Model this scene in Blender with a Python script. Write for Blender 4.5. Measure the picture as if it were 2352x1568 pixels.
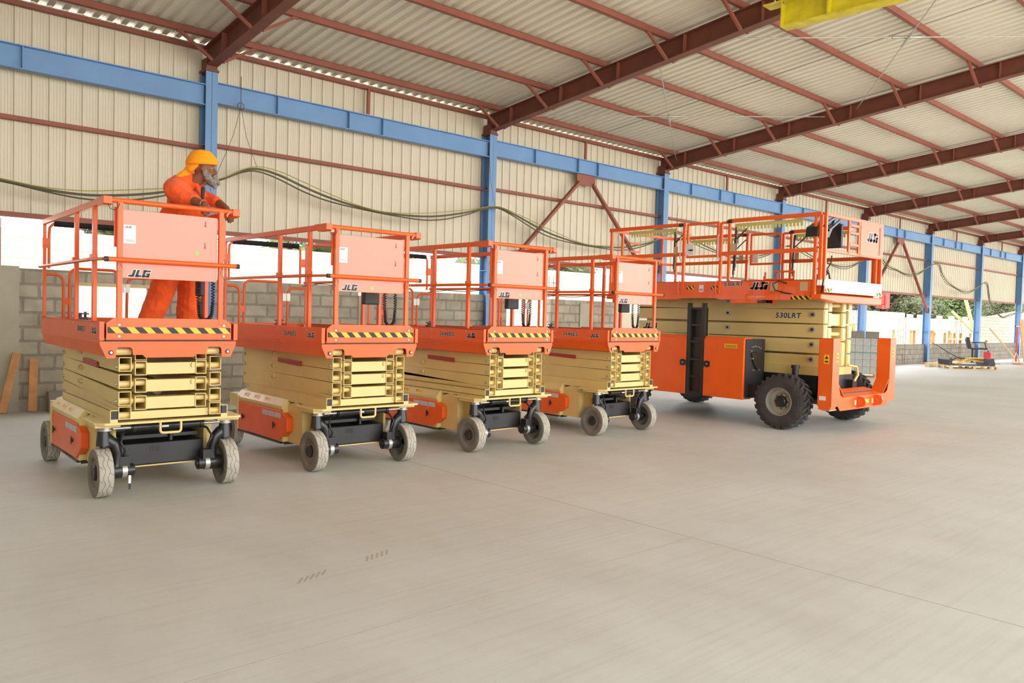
import bpy, math, random
from mathutils import Vector, Matrix, Quaternion
R = math.radians
random.seed(7)
for o in list(bpy.data.objects): bpy.data.objects.remove(o)
S = bpy.context.scene
COL = S.collection

# ------------------------------------------------------------------ camera
cam = bpy.data.cameras.new('camera')
cam.sensor_width = 36.0; cam.lens = 1826.0 / 2352 * 36; cam.clip_end = 500
co = bpy.data.objects.new('camera', cam); COL.objects.link(co)
ya, pa, ra = R(42.0085), R(-1.9338), R(1.4777)
fw = Vector((math.sin(ya) * math.cos(pa), math.cos(ya) * math.cos(pa), math.sin(pa)))
rt = Vector((math.cos(ya), -math.sin(ya), 0)); up = rt.cross(fw)
r2 = rt * math.cos(ra) - up * (-math.sin(ra)); u2 = up * math.cos(ra) - rt * math.sin(ra)
m = Matrix((r2, u2, -fw)).transposed().to_4x4(); m.translation = (0, 0, 1.6076)
co.matrix_world = m
S.camera = co

# ------------------------------------------------------------------ light
W = bpy.data.worlds.new('hazy_sky'); S.world = W; W.use_nodes = True
wn = W.node_tree; wn.nodes.clear()
wo = wn.nodes.new('ShaderNodeOutputWorld'); wb = wn.nodes.new('ShaderNodeBackground')
tc = wn.nodes.new('ShaderNodeTexCoord'); sx = wn.nodes.new('ShaderNodeSeparateXYZ')
cr = wn.nodes.new('ShaderNodeValToRGB')
cr.color_ramp.elements[0].position = 0.0; cr.color_ramp.elements[0].color = (0.98, 0.98, 0.97, 1)
cr.color_ramp.elements[1].position = 0.6; cr.color_ramp.elements[1].color = (0.84, 0.91, 1.0, 1)
wn.links.new(tc.outputs['Generated'], sx.inputs[0]); wn.links.new(sx.outputs[2], cr.inputs[0])
wn.links.new(cr.outputs[0], wb.inputs[0]); wb.inputs[1].default_value = 2.9
wn.links.new(wb.outputs[0], wo.inputs[0])
sl = bpy.data.lights.new('sun', 'SUN'); sl.energy = 4.0; sl.angle = R(3); sl.color = (1.0, 0.96, 0.90)
so = bpy.data.objects.new('sun', sl); COL.objects.link(so)
so.rotation_euler = Vector((0.25, 0.34, -0.90)).to_track_quat('-Z', 'Y').to_euler()
vs = S.view_settings
vs.view_transform = 'Standard'; vs.look = 'None'; vs.gamma = 1.0; vs.use_curve_mapping = False
vs.exposure = 0.95

# ------------------------------------------------------------------ materials
def lin(r, g, b):
    f = lambda c: (c / 255 / 12.92) if c <= 10 else ((c / 255 + 0.055) / 1.055) ** 2.4
    return (f(r), f(g), f(b), 1)
def mat(name, rgb, rough=0.5, metal=0.0, var=0.0, scale=3.0, bump=0.0, bscale=40.0, spec=0.5, coat=0.0, sheen=0.0, emis=None, alpha=None):
    M = bpy.data.materials.new(name); M.use_nodes = True
    nt = M.node_tree; b = nt.nodes['Principled BSDF']
    b.inputs['Roughness'].default_value = rough; b.inputs['Metallic'].default_value = metal
    b.inputs['Specular IOR Level'].default_value = spec; b.inputs['Coat Weight'].default_value = coat
    b.inputs['Sheen Weight'].default_value = sheen
    c = lin(*rgb)
    t = nt.nodes.new('ShaderNodeTexCoord')
    n = nt.nodes.new('ShaderNodeTexNoise'); n.inputs['Scale'].default_value = scale; n.inputs['Detail'].default_value = 6
    nt.links.new(t.outputs['Object'], n.inputs['Vector'])
    r = nt.nodes.new('ShaderNodeValToRGB')
    r.color_ramp.elements[0].position = 0.3; r.color_ramp.elements[1].position = 0.7
    r.color_ramp.elements[0].color = [max(0, x * (1 - var)) for x in c[:3]] + [1]
    r.color_ramp.elements[1].color = [min(1, x * (1 + var)) for x in c[:3]] + [1]
    nt.links.new(n.outputs['Fac'], r.inputs[0]); nt.links.new(r.outputs[0], b.inputs['Base Color'])
    if bump:
        n2 = nt.nodes.new('ShaderNodeTexNoise'); n2.inputs['Scale'].default_value = bscale; n2.inputs['Detail'].default_value = 5
        nt.links.new(t.outputs['Object'], n2.inputs['Vector'])
        bp = nt.nodes.new('ShaderNodeBump'); bp.inputs['Strength'].default_value = bump; bp.inputs['Distance'].default_value = 0.02
        nt.links.new(n2.outputs['Fac'], bp.inputs['Height']); nt.links.new(bp.outputs[0], b.inputs['Normal'])
    return M
ORANGE = mat('orange_paint', (238, 97, 26), 0.36, var=0.05, coat=0.12, spec=.4, bump=0.02, bscale=200)
CREAM = mat('cream_paint', (222, 196, 126), 0.42, var=0.05, coat=0.15)
BLACKP = mat('black_paint', (34, 32, 32), 0.4, var=0.3, coat=0.2)
PLASTIC = mat('dark_plastic', (48, 46, 46), 0.55, var=0.1)
FOAM = mat('black_foam', (30, 28, 27), 0.95, var=0.1, bump=0.2, bscale=300)
TREAD = mat('grey_tyre_rubber', (176, 168, 152), 0.85, var=0.12, scale=9, bump=0.1, bscale=120)
WHEELG = mat('grey_wheel_side', (122, 114, 104), 0.75, var=0.15, scale=8)
GROOVE = mat('tread_groove', (98, 92, 84), 0.9)
RUBBER = mat('black_tyre_rubber', (62, 57, 54), 0.8, var=0.25, scale=6, bump=0.15, bscale=60)
CHROME = mat('chrome', (215, 212, 205), 0.2, metal=0.9)
STEEL = mat('zinc_steel', (190, 186, 178), 0.4, metal=0.7, var=0.1, scale=20)
RIM = mat('silver_rim', (176, 170, 160), 0.45, metal=0.5, var=0.1)
WHITE = mat('white_label', (232, 230, 226), 0.5)
LABELG = mat('pale_grey_label', (200, 196, 200), 0.5)
INK = mat('black_ink', (26, 25, 25), 0.5)
YEL = mat('yellow_label', (245, 184, 30), 0.45)
YELP = mat('yellow_paint', (222, 205, 36), 0.5, var=0.18, scale=6)
RED = mat('dark_red_paint', (172, 42, 38), 0.4)
REDB = mat('bright_red_paint', (206, 52, 48), 0.45, var=0.1)
GREENL = mat('green_label', (150, 205, 90), 0.5)
COMB = mat('pale_plastic_comb', (205, 200, 120), 0.5)
BLUE = mat('blue_paint', (112, 152, 196), 0.5, var=0.05, scale=2)
BROWN = mat('red_brown_primer', (148, 84, 66), 0.6, var=0.10, scale=3)
BROWND = mat('dark_brown_primer', (118, 66, 50), 0.6, var=0.14, scale=2.5)
SHEET = mat('cream_wall_sheet', (220, 209, 184), 0.5, var=0.03, scale=0.7)
ROOFS = mat('galvanised_roof_sheet', (228, 221, 202), 0.42, var=0.05, scale=0.8, metal=0.0)
WOOD = mat('timber', (196, 142, 92), 0.7, var=0.2, scale=5)
WOODP = mat('pale_timber', (214, 184, 138), 0.75, var=0.15, scale=6)
PLASTER = mat('cement_render', (176, 168, 148), 0.9, var=0.10, scale=3, bump=0.3, bscale=12)
CONC = mat('concrete_block', (168, 160, 142), 0.95, var=0.12, scale=14, bump=0.4, bscale=60)
CONCG = mat('grey_concrete_block', (176, 174, 168), 0.95, var=0.10, scale=10, bump=0.3, bscale=60)
CONCD = mat('dark_grey_concrete_block', (136, 130, 118), 0.95, var=0.10, scale=10, bump=0.3, bscale=60)  # even, darker grey for loose blocks and rubble
RUST = mat('rusty_steel', (110, 66, 52), 0.8, var=0.2, scale=20)
SAND = mat('sandy_ground', (178, 170, 154), 0.95, var=0.1, scale=0.3)
PALE = mat('pale_render', (226, 212, 188), 0.9, var=0.08, scale=0.8)
BARK = mat('bark', (120, 96, 70), 0.9, var=0.2)
CABLE = mat('olive_black_cable', (92, 86, 62), 0.6, var=0.2)
CABLEY = mat('yellow_green_cable', (168, 160, 60), 0.6, var=0.1)
CABLEK = mat('black_cable', (36, 34, 34), 0.5)
SKIN = mat('brown_skin', (136, 84, 62), 0.55, var=0.08, scale=20, spec=0.3)
EYEW = mat('eye_white', (210, 200, 190), 0.3)
BOARD = mat('glossy_orange_board', (238, 97, 26), 0.30, var=0.04, coat=0.9, spec=.6)
BOARD.node_tree.nodes['Principled BSDF'].inputs['Coat Roughness'].default_value = 0.22
BEIGE = mat('beige_plate', (196, 170, 134), 0.5)
HAIR = mat('grey_beard_hair', (140, 128, 118), 0.9, var=0.45, scale=30, bump=0.8, bscale=90)
CLOTH = mat('orange_coverall_cloth', (240, 92, 38), 0.85, var=0.10, scale=8, bump=0.25, bscale=9, spec=0.2, sheen=0.15)
TURB = mat('saffron_turban_cloth', (255, 156, 26), 0.85, var=0.06, scale=8, spec=0.2, sheen=0.1)
STEEL2 = mat('grey_gadget', (150, 142, 130), 0.5)

def leafmat(name, a, b):
    M = mat(name, a, 0.7, var=0.35, scale=1.4); return M
LEAF = leafmat('green_leaves', (74, 88, 34), 0)
LEAF2 = leafmat('olive_leaves', (70, 74, 42), 0)

def floor_mat():
    M = bpy.data.materials.new('power_floated_concrete'); M.use_nodes = True
    nt = M.node_tree; b = nt.nodes['Principled BSDF']; L = nt.links.new
    t = nt.nodes.new('ShaderNodeTexCoord')
    def noise(sc, det, stretch=None, rough=0.5):
        n = nt.nodes.new('ShaderNodeTexNoise'); n.inputs['Scale'].default_value = sc; n.inputs['Detail'].default_value = det
        n.inputs['Roughness'].default_value = rough
        if stretch:
            mp = nt.nodes.new('ShaderNodeMapping'); mp.inputs['Scale'].default_value = stretch; mp.inputs['Rotation'].default_value = (0, 0, R(25))
            L(t.outputs['Object'], mp.inputs[0]); L(mp.outputs[0], n.inputs['Vector'])
        else: L(t.outputs['Object'], n.inputs['Vector'])
        return n
    n1 = noise(0.35, 8, rough=0.6); n2 = noise(2.2, 8, (1, 0.35, 1), 0.65); n3 = noise(60, 4); n4 = noise(7, 10, (0.12, 3.0, 1), 0.7); n5 = noise(13, 3)
    r1 = nt.nodes.new('ShaderNodeValToRGB'); e = r1.color_ramp.elements
    e[0].position = 0.28; e[0].color = lin(192, 189, 180); e[1].position = 0.72; e[1].color = lin(208, 206, 198)
    L(n1.outputs[0], r1.inputs[0])
    r2_ = nt.nodes.new('ShaderNodeValToRGB'); e = r2_.color_ramp.elements
    e[0].position = 0.34; e[0].color = (0.93, 0.92, 0.91, 1); e[1].position = 0.56; e[1].color = (1, 1, 1, 1)
    L(n2.outputs[0], r2_.inputs[0])
    mx = nt.nodes.new('ShaderNodeMix'); mx.data_type = 'RGBA'; mx.blend_type = 'MULTIPLY'; mx.inputs[0].default_value = 1
    L(r1.outputs[0], mx.inputs[6]); L(r2_.outputs[0], mx.inputs[7])
    r3 = nt.nodes.new('ShaderNodeValToRGB'); e = r3.color_ramp.elements
    e[0].position = 0.22; e[0].color = (0.80, 0.79, 0.78, 1); e[1].position = 0.36; e[1].color = (1, 1, 1, 1)
    L(n3.outputs[0], r3.inputs[0])
    mx2 = nt.nodes.new('ShaderNodeMix'); mx2.data_type = 'RGBA'; mx2.blend_type = 'MULTIPLY'; mx2.inputs[0].default_value = 0.7
    L(mx.outputs[2], mx2.inputs[6]); L(r3.outputs[0], mx2.inputs[7])
    prev = mx2.outputs[2]
    for nn, p0, p1, dk in ((n4, .36, .52, .93), (n5, .20, .27, .72)):
        r4 = nt.nodes.new('ShaderNodeValToRGB'); e = r4.color_ramp.elements
        e[0].position = p0; e[0].color = (dk, dk * .99, dk * .98, 1); e[1].position = p1; e[1].color = (1, 1, 1, 1)
        L(nn.outputs[0], r4.inputs[0])
        m5 = nt.nodes.new('ShaderNodeMix'); m5.data_type = 'RGBA'; m5.blend_type = 'MULTIPLY'; m5.inputs[0].default_value = 1
        L(prev, m5.inputs[6]); L(r4.outputs[0], m5.inputs[7]); prev = m5.outputs[2]
    L(prev, b.inputs['Base Color'])
    mr = nt.nodes.new('ShaderNodeMapRange'); mr.inputs[3].default_value = 0.42; mr.inputs[4].default_value = 0.7
    L(n2.outputs[0], mr.inputs[0]); L(mr.outputs[0], b.inputs['Roughness'])
    bp = nt.nodes.new('ShaderNodeBump'); bp.inputs['Strength'].default_value = 0.10; bp.inputs['Distance'].default_value = 0.02
    L(n4.outputs[0], bp.inputs['Height']); L(bp.outputs[0], b.inputs['Normal'])
    return M
def block_mat(name, c1, c2, mortar, bw=0.42, bh=0.21, ms=0.018, off=(0, 0)):
    M = bpy.data.materials.new(name); M.use_nodes = True
    nt = M.node_tree; b = nt.nodes['Principled BSDF']; L = nt.links.new
    b.inputs['Roughness'].default_value = 0.95
    t = nt.nodes.new('ShaderNodeTexCoord'); sp = nt.nodes.new('ShaderNodeSeparateXYZ'); cb = nt.nodes.new('ShaderNodeCombineXYZ')
    L(t.outputs['Object'], sp.inputs[0])
    ad = nt.nodes.new('ShaderNodeMath'); ad.operation = 'ADD'; L(sp.outputs[0], ad.inputs[0]); L(sp.outputs[1], ad.inputs[1])
    L(ad.outputs[0], cb.inputs[0]); L(sp.outputs[2], cb.inputs[1])
    nz = nt.nodes.new('ShaderNodeTexNoise'); nz.inputs['Scale'].default_value = 9; nz.inputs['Detail'].default_value = 5
    L(t.outputs['Object'], nz.inputs['Vector'])
    vm = nt.nodes.new('ShaderNodeVectorMath'); vm.operation = 'MULTIPLY_ADD'; vm.inputs[1].default_value = (0.03, 0.03, 0)
    L(nz.outputs['Color'], vm.inputs[0]); L(cb.outputs[0], vm.inputs[2])
    br = nt.nodes.new('ShaderNodeTexBrick'); br.inputs['Scale'].default_value = 1.0
    br.inputs['Brick Width'].default_value = bw; br.inputs['Row Height'].default_value = bh
    br.inputs['Mortar Size'].default_value = ms; br.inputs['Mortar Smooth'].default_value = 0.3; br.inputs['Bias'].default_value = 0.0
    br.inputs['Color1'].default_value = lin(*c1); br.inputs['Color2'].default_value = lin(*c2); br.inputs['Mortar'].default_value = lin(*mortar)
    L(vm.outputs[0], br.inputs['Vector'])
    n2 = nt.nodes.new('ShaderNodeTexNoise'); n2.inputs['Scale'].default_value = 4; n2.inputs['Detail'].default_value = 8
    L(t.outputs['Object'], n2.inputs['Vector'])
    r = nt.nodes.new('ShaderNodeValToRGB'); e = r.color_ramp.elements
    e[0].position = 0.3; e[0].color = (0.78, 0.77, 0.75, 1); e[1].position = 0.65; e[1].color = (1.05, 1.05, 1.05, 1)
    L(n2.outputs[0], r.inputs[0])
    mx = nt.nodes.new('ShaderNodeMix'); mx.data_type = 'RGBA'; mx.blend_type = 'MULTIPLY'; mx.inputs[0].default_value = 1
    L(br.outputs['Color'], mx.inputs[6]); L(r.outputs[0], mx.inputs[7]); L(mx.outputs[2], b.inputs['Base Color'])
    bp = nt.nodes.new('ShaderNodeBump'); bp.inputs['Strength'].default_value = 0.5; bp.inputs['Distance'].default_value = 0.02
    bp.invert = True
    L(br.outputs['Fac'], bp.inputs['Height']); L(bp.outputs[0], b.inputs['Normal'])
    return M
FLOORM = floor_mat()
BLOCKM = block_mat('block_wall', (182, 172, 152), (168, 158, 138), (146, 139, 126), ms=0.022)
BLOCKR = block_mat('grey_block_wall', (168, 160, 146), (152, 145, 132), (128, 121, 110), 0.27, 0.2, 0.014)
BLOCKP = block_mat('pale_block_wall', (214, 202, 180), (202, 190, 168), (180, 170, 150), 0.42, 0.21, 0.016)

# ------------------------------------------------------------------ mesh builder
class MB:
    def __init__(s): s.v = []; s.f = []; s.mi = []; s.sm = []; s.m = 0
    def add(s, vs_, fs, smooth=False):
        k = len(s.v); s.v += [tuple(v) for v in vs_]
        for f in fs: s.f.append([k + i for i in f]); s.mi.append(s.m); s.sm.append(smooth)
        return s
    def box(s, a, b):
        (x0, y0, z0), (x1, y1, z1) = a, b
        x0, x1 = min(x0, x1), max(x0, x1); y0, y1 = min(y0, y1), max(y0, y1); z0, z1 = min(z0, z1), max(z0, z1)
        return s.add([(x0, y0, z0), (x1, y0, z0), (x1, y1, z0), (x0, y1, z0), (x0, y0, z1), (x1, y0, z1), (x1, y1, z1), (x0, y1, z1)],
                     [(0, 3, 2, 1), (4, 5, 6, 7), (0, 1, 5, 4), (1, 2, 6, 5), (2, 3, 7, 6), (3, 0, 4, 7)])
    def bar(s, p, q, w, h, upv=(0, 0, 1)):
        p, q = Vector(p), Vector(q); d = (q - p).normalized(); u = Vector(upv)
        if abs(d.dot(u)) > 0.98: u = Vector((0, 1, 0))
        a = d.cross(u).normalized(); b = a.cross(d).normalized()
        vs_ = [c + a * (i * w / 2) + b * (j * h / 2) for c in (p, q) for i, j in ((-1, -1), (1, -1), (1, 1), (-1, 1))]
        return s.add(vs_, [(3, 2, 1, 0), (4, 5, 6, 7), (0, 1, 5, 4), (1, 2, 6, 5), (2, 3, 7, 6), (3, 0, 4, 7)])
    def tube(s, pts, r, n=10, cap=True, rr=None):
        P = [Vector(p) for p in pts]; k = len(P); rings = []
        t0 = (P[1] - P[0]).normalized(); ref = Vector((0, 0, 1)) if abs(t0.z) < 0.9 else Vector((0, 1, 0))
        a = t0.cross(ref).normalized(); vs_ = []
        for i in range(k):
            t = ((P[min(i + 1, k - 1)] - P[i]).normalized() + (P[i] - P[max(i - 1, 0)]).normalized())
            t = t.normalized() if t.length > 1e-6 else t0
            a = (a - t * a.dot(t)); a = a.normalized() if a.length > 1e-6 else t.orthogonal().normalized()
            b = t.cross(a); ri = rr[i] if rr else r
            vs_ += [P[i] + (a * math.cos(2 * math.pi * j / n) + b * math.sin(2 * math.pi * j / n)) * ri for j in range(n)]
        fs = [(i * n + j, i * n + (j + 1) % n, (i + 1) * n + (j + 1) % n, (i + 1) * n + j) for i in range(k - 1) for j in range(n)]
        s.add(vs_, fs, True)
        if cap: s.add(vs_[:n], [tuple(reversed(range(n)))]); s.add(vs_[-n:], [tuple(range(n))])
        return s
    def cyl(s, p, q, r, n=20): return s.tube([p, q], r, n)
    def lathe(s, c, axis, prof, n=40, smooth=True):
        """prof: list of (offset along axis, radius)."""
        ax = Vector(axis).normalized(); a = ax.orthogonal().normalized(); b = ax.cross(a); c = Vector(c); vs_ = []; k = len(prof)
        for (o, r) in prof:
            vs_ += [c + ax * o + (a * math.cos(2 * math.pi * j / n) + b * math.sin(2 * math.pi * j / n)) * max(r, 1e-4) for j in range(n)]
        for i in range(k - 1):
            s.add(vs_[i * n:(i + 2) * n], [(j, (j + 1) % n, n + (j + 1) % n, n + j) for j in range(n)], smooth)
        return s
    def prism(s, poly, fn, d0, d1):
        n = len(poly); vs_ = [fn(a, b, d0) for a, b in poly] + [fn(a, b, d1) for a, b in poly]
        return s.add(vs_, [tuple(reversed(range(n))), tuple(range(n, 2 * n))] + [(i, (i + 1) % n, n + (i + 1) % n, n + i) for i in range(n)])
    def sphere(s, c, r, n=12, mtx=None):
        vs_, fs = [], []; rad = r if hasattr(r, '__len__') else (r, r, r)
        for i in range(n + 1):
            th = math.pi * i / n
            for j in range(2 * n):
                ph = math.pi * j / n
                v = Vector((rad[0] * math.sin(th) * math.cos(ph), rad[1] * math.sin(th) * math.sin(ph), rad[2] * math.cos(th)))
                if mtx: v = mtx @ v
                vs_.append(v + Vector(c))
        for i in range(n):
            for j in range(2 * n): fs.append((i * 2 * n + j, (i + 1) * 2 * n + j, (i + 1) * 2 * n + (j + 1) % (2 * n), i * 2 * n + (j + 1) % (2 * n)))
        return s.add(vs_, fs, True)
    def hbox(s, x0, x1, z0, z1, y0, y1, t, dz=0.0):
        """open-ended rectangular tube along y; dz is the rise of its far end."""
        fs = [(0, 1, 5, 4), (1, 2, 6, 5), (2, 3, 7, 6), (3, 0, 4, 7)]
        def ring(i, y, d): return [(x0 + i, y, z0 + i + d), (x1 - i, y, z0 + i + d), (x1 - i, y, z1 - i + d), (x0 + i, y, z1 - i + d)]
        s.add(ring(0, y0, 0) + ring(0, y1, dz), fs)
        s.add(ring(t, y0, 0) + ring(t, y1, dz), [tuple(reversed(f)) for f in fs])
        for (y, d, rv) in ((y0, 0, 1), (y1, dz, 0)):
            f2 = [(i, (i + 1) % 4, 4 + (i + 1) % 4, 4 + i) for i in range(4)]
            s.add(ring(0, y, d) + ring(t, y, d), [tuple(reversed(f)) if rv else f for f in f2])
        return s
    def build(s, name, mats, parent=None, bevel=0.0, label=None):
        me = bpy.data.meshes.new(name); me.from_pydata(s.v, [], s.f)
        if not isinstance(mats, (list, tuple)): mats = [mats]
        for m_ in mats: me.materials.append(m_)
        me.polygons.foreach_set('material_index', s.mi); me.polygons.foreach_set('use_smooth', s.sm); me.update()
        o = bpy.data.objects.new(name, me); COL.objects.link(o)
        if parent: o.parent = parent
        if bevel:
            bv = o.modifiers.new('bevel', 'BEVEL'); bv.width = bevel; bv.segments = 2; bv.limit_method = 'ANGLE'; bv.angle_limit = R(40)
        if label: o['label'] = label
        return o
def tag(o, label, cat=None, group=None, kind=None):
    o['label'] = label
    if cat: o['category'] = cat
    if group: o['group'] = group
    if kind: o['kind'] = kind
    return o
def empty(name, loc, rz=0.0, label=None, cat=None, group=None):
    o = bpy.data.objects.new(name, None); COL.objects.link(o); o.location = loc; o.rotation_euler.z = rz; o.empty_display_size = 0.2
    if label: tag(o, label, cat, group)
    return o
def copy_tree(o, parent=None):
    kids = [c for c in o.children]
    c = o.copy(); COL.objects.link(c); c.parent = parent
    for k in kids:
        d = copy_tree(k, c)
    return c
def arc(c, r, a0, a1, n, fn):
    return [fn(c[0] + r * math.cos(R(a0 + (a1 - a0) * i / n)), c[1] + r * math.sin(R(a0 + (a1 - a0) * i / n))) for i in range(n + 1)]
ORD = ['first', 'second', 'third', 'fourth', 'fifth', 'sixth', 'seventh', 'eighth', 'ninth', 'tenth', 'eleventh', 'twelfth', 'thirteenth', 'fourteenth']

# faces on which marks are put: (origin, ex, ey, normal)
def face_front(u, v, z): return (Vector((u, v, z)), Vector((1, 0, 0)), Vector((0, 0, 1)), Vector((0, -1, 0)))
def face_left(u, v, z): return (Vector((u, v, z)), Vector((0, -1, 0)), Vector((0, 0, 1)), Vector((-1, 0, 0)))
def on(fr, a, b, d): return fr[0] + fr[1] * a + fr[2] * b + fr[3] * d
def jlg(fr, h, parent, name='logo', ink=INK):
    """the three slanted block letters with a white edge; h is the cap height."""
    st = [[(0.0, .55, 0.0, .28), (.42, .78, 0.0, 1.0)],
          [(.92, 1.28, 0.0, 1.0), (.92, 1.70, 0.0, .28)],
          [(1.80, 2.14, .0, 1.0), (1.80, 2.78, .74, 1.0), (1.80, 2.78, 0.0, .27), (2.46, 2.78, 0.0, .56), (2.26, 2.78, .36, .56)]]
    mb = MB()
    for m_, e, d in ((0, .07, .0012), (1, 0, .0022)):
        mb.m = m_
        for L_ in st:
            for x0, x1, y0, y1 in L_:
                x0 -= e; x1 += e; y0_ = y0 - e; y1_ = y1 + e
                mb.prism([((x0 + .30 * y0_) * h, y0_ * h), ((x1 + .30 * y0_) * h, y0_ * h), ((x1 + .30 * y1_) * h, y1_ * h), ((x0 + .30 * y1_) * h, y1_ * h)],
                         lambda a, b, dd: on(fr, a, b, dd), d - .001, d)
    return mb.build(name, [WHITE, ink], parent)
def text(s_, fr, h, wid, parent, name, ink=INK, edge=True, bold=0.022, shear=0.0):
    obs = []
    for m_, off, d in (((WHITE, bold + 0.035, .0012),) if edge else ()) + ((ink, bold, .0022),):
        cu = bpy.data.curves.new('t', 'FONT'); cu.body = s_; cu.size = 1.0; cu.offset = off; cu.resolution_u = 3; cu.shear = shear; cu.space_character = 1.06
        t_ = bpy.data.objects.new('t', cu); COL.objects.link(t_)
        dg = bpy.context.evaluated_depsgraph_get(); dg.update()
        me = bpy.data.meshes.new_from_object(t_.evaluated_get(dg)); obs.append((me, m_, d))
        bpy.data.objects.remove(t_)
    xs = [v.co.x for v in obs[-1][0].vertices]; ys = [v.co.y for v in obs[-1][0].vertices]
    x0, x1, y0, y1 = min(xs), max(xs), min(ys), max(ys); mb = MB()
    for i, (me, m_, d) in enumerate(obs):
        mb.m = i
        mb.add([on(fr, (v.co.x - x0) / (x1 - x0) * wid, (v.co.y - y0) / (y1 - y0) * h, d) for v in me.vertices], [tuple(p.vertices) for p in me.polygons])
        bpy.data.meshes.remove(me)
    return mb.build(name, [o[1] for o in obs], parent)
def hazard(fr, w, h, n, parent, name='hazard_stripe', lean=-1):
    mb = MB(); mb.m = 0
    F = lambda a, b, d: on(fr, a, b, d)
    mb.prism([(0, 0), (w, 0), (w, h), (0, h)], F, 0, .001)
    mb.m = 1; p = w / n; sw = p * 0.5; k = h * 0.95 * lean
    for i in range(n + 1):
        x = i * p + (0 if lean < 0 else -h)
        q = [(x - min(0, k) * 0 + 0, 0), (x + sw, 0), (x + sw + k, h), (x + k, h)]
        q = [(min(max(a, 0), w), b) for a, b in q]
        if q[1][0] - q[0][0] > .002 or q[2][0] - q[3][0] > .002: mb.prism(q, F, .001, .002)
    return mb.build(name, [YEL, INK], parent)
def slab(fr, x0, x1, y0, y1, m_, parent, name, d=.0015):
    mb = MB(); mb.prism([(x0, y0), (x1, y0), (x1, y1), (x0, y1)], lambda a, b, dd: on(fr, a, b, dd), 0, d); return mb.build(name, m_, parent)

# ================================================================== the hall
YW = 13.60                                   # inner face of the cladding
CX = lambda k: 5.136 + 6.155 * k             # portal frames
ZR = lambda y: 5.96 + (13.06 - y) * 0.1037   # top line of the rafters
def roofline(y): return ZR(y) + 0.11
mb = MB(); mb.box((-8, -9, -0.25), (62, 13.5, 0))
fl = tag(mb.build('floor', FLOORM), 'pale grey concrete floor of the hall', kind='structure')
mb = MB()
for x in (4.9, 4.9 + 18.5): mb.box((x - .004, -9, -.001), (x + .004, 13.4, .0008))
mb.box((-8, 3.395, -.001), (4.9, 3.40, .0008))
for i in range(5): mb.bar((2.72 + i * .045, 4.36 + i * .012, .0), (2.78 + i * .045, 4.45 + i * .012, .0), .016, .0012); mb.bar((2.18 + i * .045, 4.24 + i * .012, .0), (2.25 + i * .045, 4.32 + i * .012, .0), .016, .0012)

tag(mb.build('trim_1', mat('joint_filler', (172, 162, 144), 0.9)), 'thin joint lines and faint tyre scuffs on the concrete floor', kind='structure')
# wall cladding: ribbed sheet, ribs every 0.225 m
def ribbed(x0, x1, fn, pitch, prof):
    pts = []
    x = x0
    while x < x1:
        for dx, d in prof: pts.append((x + dx * pitch, d))
        x += pitch
    return pts
mb = MB()
pts = ribbed(-8, 61, None, 0.225, [(0, 0), (.03, .0), (.07, .024), (.17, .024), (.21, 0), (.34, 0), (.36, .004), (.38, 0), (.52, 0), (.54, .004), (.56, 0), (.70, 0), (.72, .004), (.74, 0), (.88, 0), (.90, .004), (.92, 0)])
for z0, z1 in ((2.86, 6.008),):
    v = [(x, YW - d, z0) for x, d in pts] + [(x, YW - d, z1) for x, d in pts]; n = len(pts)
    mb.add(v, [(i, i + 1, n + i + 1, n + i) for i in range(n - 1)])
o = mb.build('wall_back', SHEET); sd = o.modifiers.new('s', 'SOLIDIFY'); sd.thickness = 0.004
tag(o, 'upper back wall of cream ribbed metal sheet above the open gap', kind='structure')
# left end wall (outside the frame)
mb = MB(); v = []
pts2 = ribbed(-9, YW, None, 0.225, [(0, 0), (.06, .024), (.2, .024), (.26, 0)])
v = [(-8 + d, y, 0) for y, d in pts2] + [(-8 + d, y, roofline(max(y, -6)) - .05) for y, d in pts2]; n = len(pts2)
mb.add(v, [(i, i + 1, n + i + 1, n + i) for i in range(n - 1)])
tag(mb.build('wall_left', SHEET), 'left end wall of cream ribbed sheet', kind='structure')
mb = MB(); v = []  # unseen wall added to cut the light on the left faces of the lifts
pts3 = ribbed(-8, -2.5, None, 0.225, [(0, 0), (.06, .024), (.2, .024), (.26, 0)])
v = [(x, -6.3 + d, 0) for x, d in pts3] + [(x, -6.3 + d, 7.9) for x, d in pts3]; n = len(pts3)
mb.add(v, [(i, i + 1, n + i + 1, n + i) for i in range(n - 1)])
tag(mb.build('wall_front_shade', SHEET), 'added wall of cream ribbed sheet behind the camera, shading the left side', kind='structure')
# roof sheet: trapezoid ribs running down the slope
mb = MB()
pts = ribbed(-8, 61.5, None, 0.205, [(0, 0), (.12, .046), (.42, .046), (.54, 0)])
ya_, yb_ = YW + 0.05, -6.4
v = [(x, ya_, roofline(ya_) + d) for x, d in pts] + [(x, yb_, roofline(yb_) + d) for x, d in pts]; n = len(pts)
mb.add(v, [(i, n + i, n + i + 1, i + 1) for i in range(n - 1)])
tag(mb.build('ceiling', ROOFS), 'sloping corrugated metal roof sheets seen from below', kind='structure')

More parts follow.
